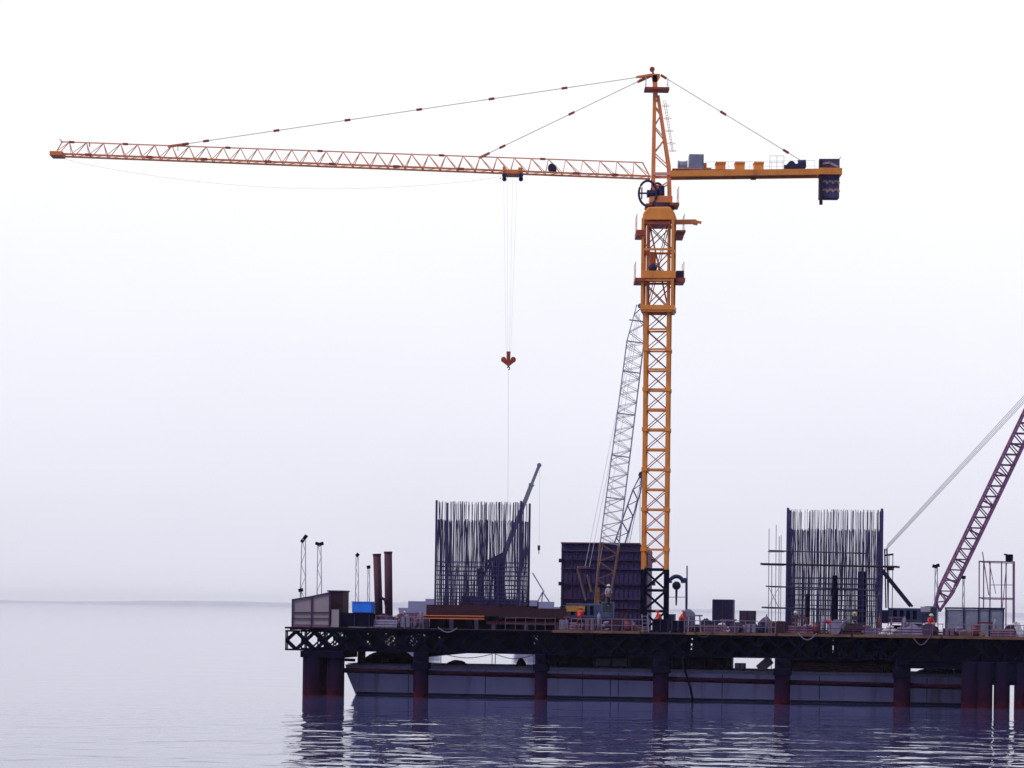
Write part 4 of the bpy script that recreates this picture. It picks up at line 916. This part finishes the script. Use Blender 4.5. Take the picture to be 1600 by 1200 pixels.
# ------------------------------------------------------------------ railings along the front edge
for xa, xb, n, m_, lab in ((588, 662, 6, 'lav', 'pale grey handrail on the deck edge right of the black container'),
                           (790, 868, 6, 'pink', 'dusty pink handrail on the deck edge below the right part of the girder'),
                           (893, 1004, 8, 'lav', 'pale handrail on the deck edge in front of the formwork box'),
                           (1070, 1212, 10, 'lav', 'pale handrail on the deck edge between mast and right rebar cage'),
                           (1226, 1370, 9, 'purple', 'dark purple handrail on the deck edge in front of the right rebar cage'),
                           (1376, 1474, 7, 'pink', 'dusty pink handrail on the deck edge in front of the blue crawler crane'),
                           (1480, 1640, 9, 'lav', 'pale handrail on the deck edge in front of the panel screen')):
    th = thing('handrail', lab, 'railing', L((xa + xb) / 2, .15, ZD)); t = .15
    for i in range(n): mb = MB(); p = lerp(xa, xb, i / (n - 1)); mb.tube(L(p, t, ZD), L(p + random.uniform(-.6, .6), t, ZD + 1.0), .03, 6); mb.build('post', m_, th)
    mb = MB()
    for z in (.95, .5): mb.path([L(lerp(xa, xb, i / (n - 1)), t, ZD + z + random.uniform(-.03, .03)) for i in range(n)], .025, 5)
    mb.build('rail', m_, th)

# ------------------------------------------------------------------ deck clutter
zones = [(600, 662, 'right of the two rusty piles'), (886, 1000, 'in front of the formwork box'), (1048, 1112, 'just right of the mast foot'),
         (1112, 1205, 'near the square tank box'), (1215, 1300, 'before the left half of the right rebar cage'), (1300, 1380, 'before the right half of the right rebar cage'),
         (1385, 1470, 'beside the blue crawler crane'), (1478, 1590, 'before the panel screen')]
def timber(lab, m, px, t):
    w_ = random.uniform(1.2, 2.4); p = L(px, t, ZD); th = thing('timber_stack', lab, 'timber', p)
    rz = -TH + random.uniform(-.3, .3); n = random.randint(2, 3)
    for j in range(n):
        for k in range(3):
            mb = MB(); mb.box(p + Vector((random.uniform(-.12, .12), -.3 + .3 * k, .1 + j * .2)), (w_ + random.uniform(-.3, .3), .24, .16), rz + random.uniform(-.03, .03)); mb.build('plank', m, th)
def pipes(lab, m, px, t):
    w_ = random.uniform(1.5, 2.8); p = L(px, t, ZD); th = thing('pipe_bundle', lab, 'pipes', p); a = -TH + random.uniform(-.35, .35); d = Vector((math.cos(a), math.sin(a), 0)) * w_ / 2; e = Vector((-math.sin(a), math.cos(a), 0))
    for j, (x, z) in enumerate(((-.24, .12), (0, .12), (.24, .12), (-.12, .33), (.12, .33), (0, .54))):
        o_ = d * random.uniform(-.08, .08); mb = MB(); mb.tube(p - d + o_ + e * x + Vector((0, 0, z)), p + d + o_ + e * x + Vector((0, 0, z)), .11, 8); mb.build('pipe', m, th)
def sacks(lab, m, px, t):
    p = L(px, t, ZD); th = thing('sack_pile', lab, 'sacks', p)
    for j, (x, z) in enumerate(((-.5, .14), (.05, .14), (.6, .14), (-.22, .4), (.32, .4), (.05, .64))):
        mb = MB(); mb.ball(p + Vector((x, random.uniform(-.1, .1), z)), 1, 10, 6, sc=(.32, .24, .15), jit=.05); mb.build('sack', m, th, smooth=True)
def reel(lab, m, px, t):
    p = L(px, t, ZD); r = random.uniform(.4, .55); th = thing('cable_drum', lab, 'cable drum', p); c = p + Vector((0, 0, r)); ax = Vector((math.sin(.5), math.cos(.5), 0))
    for s_ in (-.3, .3): mb = MB(); mb.disc(c + ax * s_, ax, r, .06, 18); mb.build('flange', m, th)
    mb = MB(); mb.disc(c, ax, r * .6, .56, 16); mb.build('cable_winding', 'navy', th)
def trestle(lab, m, px, t):
    p = L(px, t, ZD); th = thing('trestle', lab, 'trestle', p); h = random.uniform(1.0, 1.4); w_ = .9
    for s_ in (-1, 1):
        for e in (-1, 1): mb = MB(); mb.bar(p + Vector((s_ * w_ * .55, e * .35, 0)), p + Vector((s_ * w_ * .45, 0, h)), .08); mb.build('leg', m, th)
    mb = MB(); mb.bar(p + Vector((-w_ * .7, 0, h)), p + Vector((w_ * .7, 0, h)), .14, .12); mb.build('top_bar', m, th)
def gas(lab, m, px, t):
    p = L(px, t, ZD); th = thing('gas_cylinder', lab, 'gas cylinder', p)
    mb = MB(); mb.path([p, p + Vector((0, 0, 1.2)), p + Vector((0, 0, 1.32)), p + Vector((0, 0, 1.38))], [.14, .14, .09, .04], 12); mb.build('bottle', m, th, smooth=True)
    mb = MB(); mb.tube(p + Vector((0, 0, 1.38)), p + Vector((0, 0, 1.5)), .05, 8); mb.build('valve', 'lav', th)
cname = {'pink': 'dusty pink', 'lav': 'pale lavender', 'purple': 'dark purple', 'red': 'dull red', 'navy': 'navy', 'maroon': 'maroon', 'grey': 'blue-grey', 'tan': 'brown', 'white': 'dirty white'}
kinds = [('timber stack', timber, ('pink', 'tan', 'lav')), ('pipe bundle', pipes, ('maroon', 'lav', 'pink')), ('sack pile', sacks, ('lav', 'pink', 'white')), ('cable drum', reel, ('purple', 'maroon', 'lav')),
         ('trestle', trestle, ('lav', 'pink', 'red')), ('gas cylinder', gas, ('grey', 'red', 'lav')), ('drum', None, ('navy', 'red', 'maroon')), ('crate', None, ('purple', 'lav', 'pink'))]
for zi, (xa, xb, where) in enumerate(zones):
    order = list(range(len(kinds))); random.shuffle(order)
    if xb - xa < 80: order = order[:6]
    for j, ki in enumerate(order):
        kn, fn_, cols = kinds[ki]; m_ = cols[(zi + ki) % 3]; px = lerp(xa, xb, (j + .5) / len(order)) + random.uniform(-3, 3); t = (1.0, 2.0, 1.5)[j % 3] + random.uniform(-.15, .25)
        lab = '%s %s on deck %s' % (cname[m_], kn, where)
        if fn_: fn_(lab, m_, px, t)
        elif kn == 'drum': drum(lab, m_, px, t, ZD)
        else: crate(lab, m_, px - 9, px + 9, t, ZD, random.uniform(.6, 1.1), .8, batten='maroon')
heap('rubble_heap', 'dusty pink rubble heap on deck left of the rusty piles foot', 'heap', 'pink', 586, 612, 2.8, ZD, 1.0, .2)
heap('rubble_heap', 'low dusty pink rubble heap on deck left of the maroon girder', 'heap', 'pink', 628, 668, 3.5, ZD, 1.05, .2)
crate('white tool box on deck at the left foot of the right rebar cage', 'white', 1209, 1226, 2.0, ZD, 1.0, .7, name='tool_box', cat='box', batten='maroon')
crate('small pale crate on the deck edge left of the orange vested worker', 'lav', 875, 888, 1.0, ZD, .85, .6, name='crate')
crate('black control cabinet at the foot of the mast', 'black', 1020, 1046, 1.0, ZD, 1.0, .9, name='control_cabinet', cat='cabinet', batten='navy')
crate('black generator box right of the control cabinet', 'black', 1050, 1071, 1.0, ZD, .9, .9, name='generator', cat='generator', batten='purple')
th = thing('stair_ladder', 'pale short ladder leaning at the deck edge left of the mast foot', 'ladder', L(1010, .6, ZD))
mb = MB()
for dx in (0, 9): mb.bar(L(1005 + dx, .3, ZD), L(1003 + dx, 1.2, ZD + 1.35), .06)
mb.build('stile', 'lav', th); mb = MB()
for i in range(5): f = (i + .5) / 5; mb.bar(L(1005 - 2 * f, .3 + .9 * f, ZD + 1.35 * f), L(1014 - 2 * f, .3 + .9 * f, ZD + 1.35 * f), .05)
mb.build('rung', 'lav', th)

for px, m_, lab in ((700, 'lav', 'pale hose drooping over the deck edge below the orange beam'), (1100, 'navy', 'navy hose drooping over the deck edge right of the generator box'), (1262, 'lav', 'pale hose drooping over the deck edge before the right rebar cage'), (1440, 'pink', 'pinkish hose drooping over the deck edge before the blue crawler crane')):
    n_ = 14; mb = MB(); mb.path([L(px + 30 * (i / n_ - .5), -.2 - .12 * math.sin(math.pi * i / n_), ZD + .12 - (.35 + (px % 7) * .08) * math.sin(math.pi * i / n_)) for i in range(n_ + 1)], .04, 6); tag(mb.build('hose', m_, None, True), lab, 'hose')
for p0, p1, t, h_, m_, lab in ((640, 690, 5, .9, 'lav', 'pale tarpaulin over goods behind the left end of the orange beam'), (960, 1000, 3.2, .8, 'pink', 'dusty pink tarpaulin mound before the right part of the formwork box'), (1090, 1118, 6.5, 1.0, 'purple', 'dark tarpaulin mound between the covered machine and the square tank box'), (1182, 1212, 4, 1.15, 'pink', 'pinkish tarpaulin mound right of the low dark purple box'), (1400, 1440, 2.8, .9, 'lav', 'pale tarpaulin mound before the tracks of the blue crawler crane'), (1575, 1600, 2.4, 1.1, 'white', 'whitish tarpaulin mound at the right picture edge')):
    heap('tarpaulin_mound', lab, 'tarpaulin', m_, p0, p1, t, ZD, h_, .14)
# ------------------------------------------------------------------ workers
def skinmesh(name, nodes, edges, m, parent, root=0, sub=1):
    me = bpy.data.meshes.new(name); me.from_pydata([n[:3] for n in nodes], edges, []); me.materials.append(M[m])
    o = bpy.data.objects.new(name, me); C.objects.link(o); o.parent = parent
    md = o.modifiers.new('skin', 'SKIN'); md.use_smooth_shade = True
    for i, n in enumerate(nodes):
        r = n[3]; me.skin_vertices[0].data[i].radius = (r, r); me.skin_vertices[0].data[i].use_root = (i == root)
    s_ = o.modifiers.new('sub', 'SUBSURF'); s_.levels = sub; s_.render_levels = sub
    return o
def person(label, loc, rz, pose, top_m, leg_m, hat_m, group=None):
    th = thing('person', label, 'person', loc, group, rz)
    # faces -Y; lean tips the trunk forward
    ln = {'stand': .05, 'lean': .45, 'bend': 1.25}[pose]
    hip = Vector((0, 0, .90)); up = Vector((0, -math.sin(ln), math.cos(ln)))
    chest = hip + up * .38; neck = hip + up * .56; hu = Vector((0, -math.sin(ln * .7), math.cos(ln * .7))); head = neck + hu * .16; crown = neck + hu * .26
    shL = neck - up * .07 + Vector((-.19, 0, 0)); shR = neck - up * .07 + Vector((.19, 0, 0))
    st = .14 if pose != 'stand' else .09
    kL = Vector((-.11, -.08, .49)); aL = Vector((-st, -.02 - .08, .09)); tL = aL + Vector((0, -.15, -.05))
    kR = Vector((.11, -.01, .49)); aR = Vector((st, .10, .09)); tR = aR + Vector((0, -.15, -.05))
    if pose == 'stand': eL = shL + Vector((-.06, .02, -.28)); hL = eL + Vector((.02, -.10, -.24)); eR = shR + Vector((.07, -.06, -.27)); hR = eR + Vector((-.10, -.22, .02))
    else: eL = shL + Vector((-.05, -.12, -.24)); hL = eL + Vector((.04, -.20, -.14)); eR = shR + Vector((.05, -.10, -.25)); hR = eR + Vector((-.04, -.18, -.18))
    def t4(v, r): return (v.x, v.y, v.z, r)
    N = [t4(hip, .13), t4(chest, .13), t4(neck, .055), t4(head, .095), t4(crown, .07), t4(shL, .055), t4(eL, .042), t4(hL, .032), t4(shR, .055), t4(eR, .042), t4(hR, .032),
         t4(kL, .06), t4(aL, .04), t4(tL, .035), t4(kR, .06), t4(aR, .04), t4(tR, .035)]
    fd = Vector((0, -math.cos(ln * .7), -math.sin(ln * .7)))
    N.append(t4(head + fd * .115, .018))
    for hnd, sgn in ((hL, -1), (hR, 1)):
        base_i = len(N)
        for q in range(5):
            off = Vector(((q - 2) * .02, -.05 - .012 * (2 - abs(q - 2)), -.05)) if q < 4 else Vector((-sgn * .05, -.03, -.01))
            N.append(t4(hnd + off, .009))
    E = [(0, 1), (1, 2), (2, 3), (3, 4), (2, 5), (5, 6), (6, 7), (2, 8), (8, 9), (9, 10), (0, 11), (11, 12), (12, 13), (0, 14), (14, 15), (15, 16), (3, 17)] + [(7, 18 + q) for q in range(5)] + [(10, 23 + q) for q in range(5)]
    skinmesh('body', N, E, 'skin', th)
    J = [t4(hip, .165), t4(chest, .18), t4(neck - up * .05, .10), t4(shL, .085), t4(eL, .062), t4(lerp(eL, hL, .75), .05), t4(shR, .085), t4(eR, .062), t4(lerp(eR, hR, .75), .05)]
    skinmesh('jacket', J, [(0, 1), (1, 2), (2, 3), (3, 4), (4, 5), (2, 6), (6, 7), (7, 8)], top_m, th)
    T = [t4(hip, .16), t4(kL, .085), t4(aL + Vector((0, 0, .03)), .07), t4(kR, .085), t4(aR + Vector((0, 0, .03)), .07)]
    skinmesh('trousers', T, [(0, 1), (1, 2), (0, 3), (3, 4)], leg_m, th)
    for a, t_ in ((aL, tL), (aR, tR)): skinmesh('boot', [t4(a, .055), t4(a + Vector((0, 0, -.04)), .055), t4(t_, .045)], [(0, 1), (1, 2)], 'black', th)
    mb = MB(); mb.ball(Vector((0, 0, 0)), .15, 12, 5, half=True, sc=(1, 1.1, .95)); mb.disc(Vector((0, -.02, 0)), (0, 0, 1), .175, .02, 14)
    rot = Matrix.Rotation(ln * .7, 3, 'X'); mb.v = [rot @ v_ + head + hu * .03 for v_ in mb.v]
    me = bpy.data.meshes.new('helmet'); me.from_pydata([tuple(v_) for v_ in mb.v], [], mb.f); me.materials.append(M[hat_m]); o = bpy.data.objects.new('helmet', me); C.objects.link(o); o.parent = th
    return th
gp = 'workers on the platform'
person('worker in coral red vest and red helmet standing left of the yellow crane', L(905, 1.4, ZD + .12), R(160), 'lean', 'coral', 'dkcloth', 'helmet', gp)
person('worker in pale shirt and navy trousers standing on the yellow crane', L(950, tA - 1.6, ZD + 1.9), R(30), 'stand', 'shirt', 'dkcloth', 'helmetw', gp)
person('worker in red jacket behind the control cabinet at the mast foot', L(1033, 1.9, ZD), R(-70), 'lean', 'coral', 'dkcloth', 'helmet', gp)
person('worker in red jacket behind the generator box', L(1062, 1.8, ZD), R(80), 'lean', 'coral', 'dkcloth', 'helmet', gp)
person('bending worker in coral jacket and yellow helmet before the right rebar cage', L(1301, 1.2, ZD), R(-90), 'bend', 'coral', 'dkcloth', 'helmety', gp)
person('worker in red jacket beside the boom foot of the blue crawler crane', L(1452, 1.8, ZD), R(20), 'lean', 'coral', 'dkcloth', 'helmetw', gp)
person('dark clothed worker with white helmet inside the left side of the right rebar cage front', L(1243, 2.4, ZD), R(10), 'stand', 'dkcloth', 'dkcloth', 'helmetw', gp)
person('dark clothed worker before the right side of the right rebar cage', L(1336, 2.3, ZD), R(-30), 'stand', 'dkcloth', 'dkcloth', 'helmety', gp)
person('bending worker in dull red jacket right of the two rusty standing piles', L(620, 1.2, ZD), R(120), 'bend', 'red', 'dkcloth', 'helmetw', gp)

# ------------------------------------------------------------------ far things in the haze
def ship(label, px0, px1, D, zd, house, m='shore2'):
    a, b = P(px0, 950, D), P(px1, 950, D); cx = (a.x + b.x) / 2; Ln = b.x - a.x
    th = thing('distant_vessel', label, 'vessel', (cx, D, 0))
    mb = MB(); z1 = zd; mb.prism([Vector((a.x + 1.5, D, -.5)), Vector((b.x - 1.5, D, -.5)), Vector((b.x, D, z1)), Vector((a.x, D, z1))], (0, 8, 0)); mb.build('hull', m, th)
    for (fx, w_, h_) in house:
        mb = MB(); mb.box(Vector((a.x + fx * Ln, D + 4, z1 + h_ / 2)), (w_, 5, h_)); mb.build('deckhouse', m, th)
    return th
M['shore2'] = mat('haze_tinted_vessel', (.26, .26, .42), .9, col2=(.2, .2, .34), scale=.3)  # lightened lavender: distance haze painted into the vessels' colour
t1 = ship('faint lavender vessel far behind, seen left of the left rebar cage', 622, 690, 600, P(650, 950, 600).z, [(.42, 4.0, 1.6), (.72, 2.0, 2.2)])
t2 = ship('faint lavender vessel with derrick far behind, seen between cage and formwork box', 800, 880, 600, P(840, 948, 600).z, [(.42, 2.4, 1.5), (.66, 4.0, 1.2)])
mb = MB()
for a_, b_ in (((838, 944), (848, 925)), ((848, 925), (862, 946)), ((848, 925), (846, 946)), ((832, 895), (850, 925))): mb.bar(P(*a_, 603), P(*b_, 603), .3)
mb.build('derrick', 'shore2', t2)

# ------------------------------------------------------------------ haze
hz = MB(); hz.quadbox([Vector(v_) for v_ in ((-8100, -30, -1.5), (8100, -30, -1.5), (8100, 14100, -1.5), (-8100, 14100, -1.5), (-8100, -30, 54), (8100, -30, 54), (8100, 14100, 54), (-8100, 14100, 54))])
m = bpy.data.materials.new('haze_air'); m.use_nodes = True; n = m.node_tree; n.nodes.clear()
o_ = n.nodes.new('ShaderNodeOutputMaterial'); pv = n.nodes.new('ShaderNodeVolumePrincipled'); pv.inputs['Color'].default_value = (.97, .96, 1.0, 1); pv.inputs['Density'].default_value = .00005; pv.inputs['Anisotropy'].default_value = .7
n.links.new(pv.outputs[0], o_.inputs['Volume'])
tag(hz.build('haze', m), 'thin pale haze over the water', 'haze', kind='stuff')
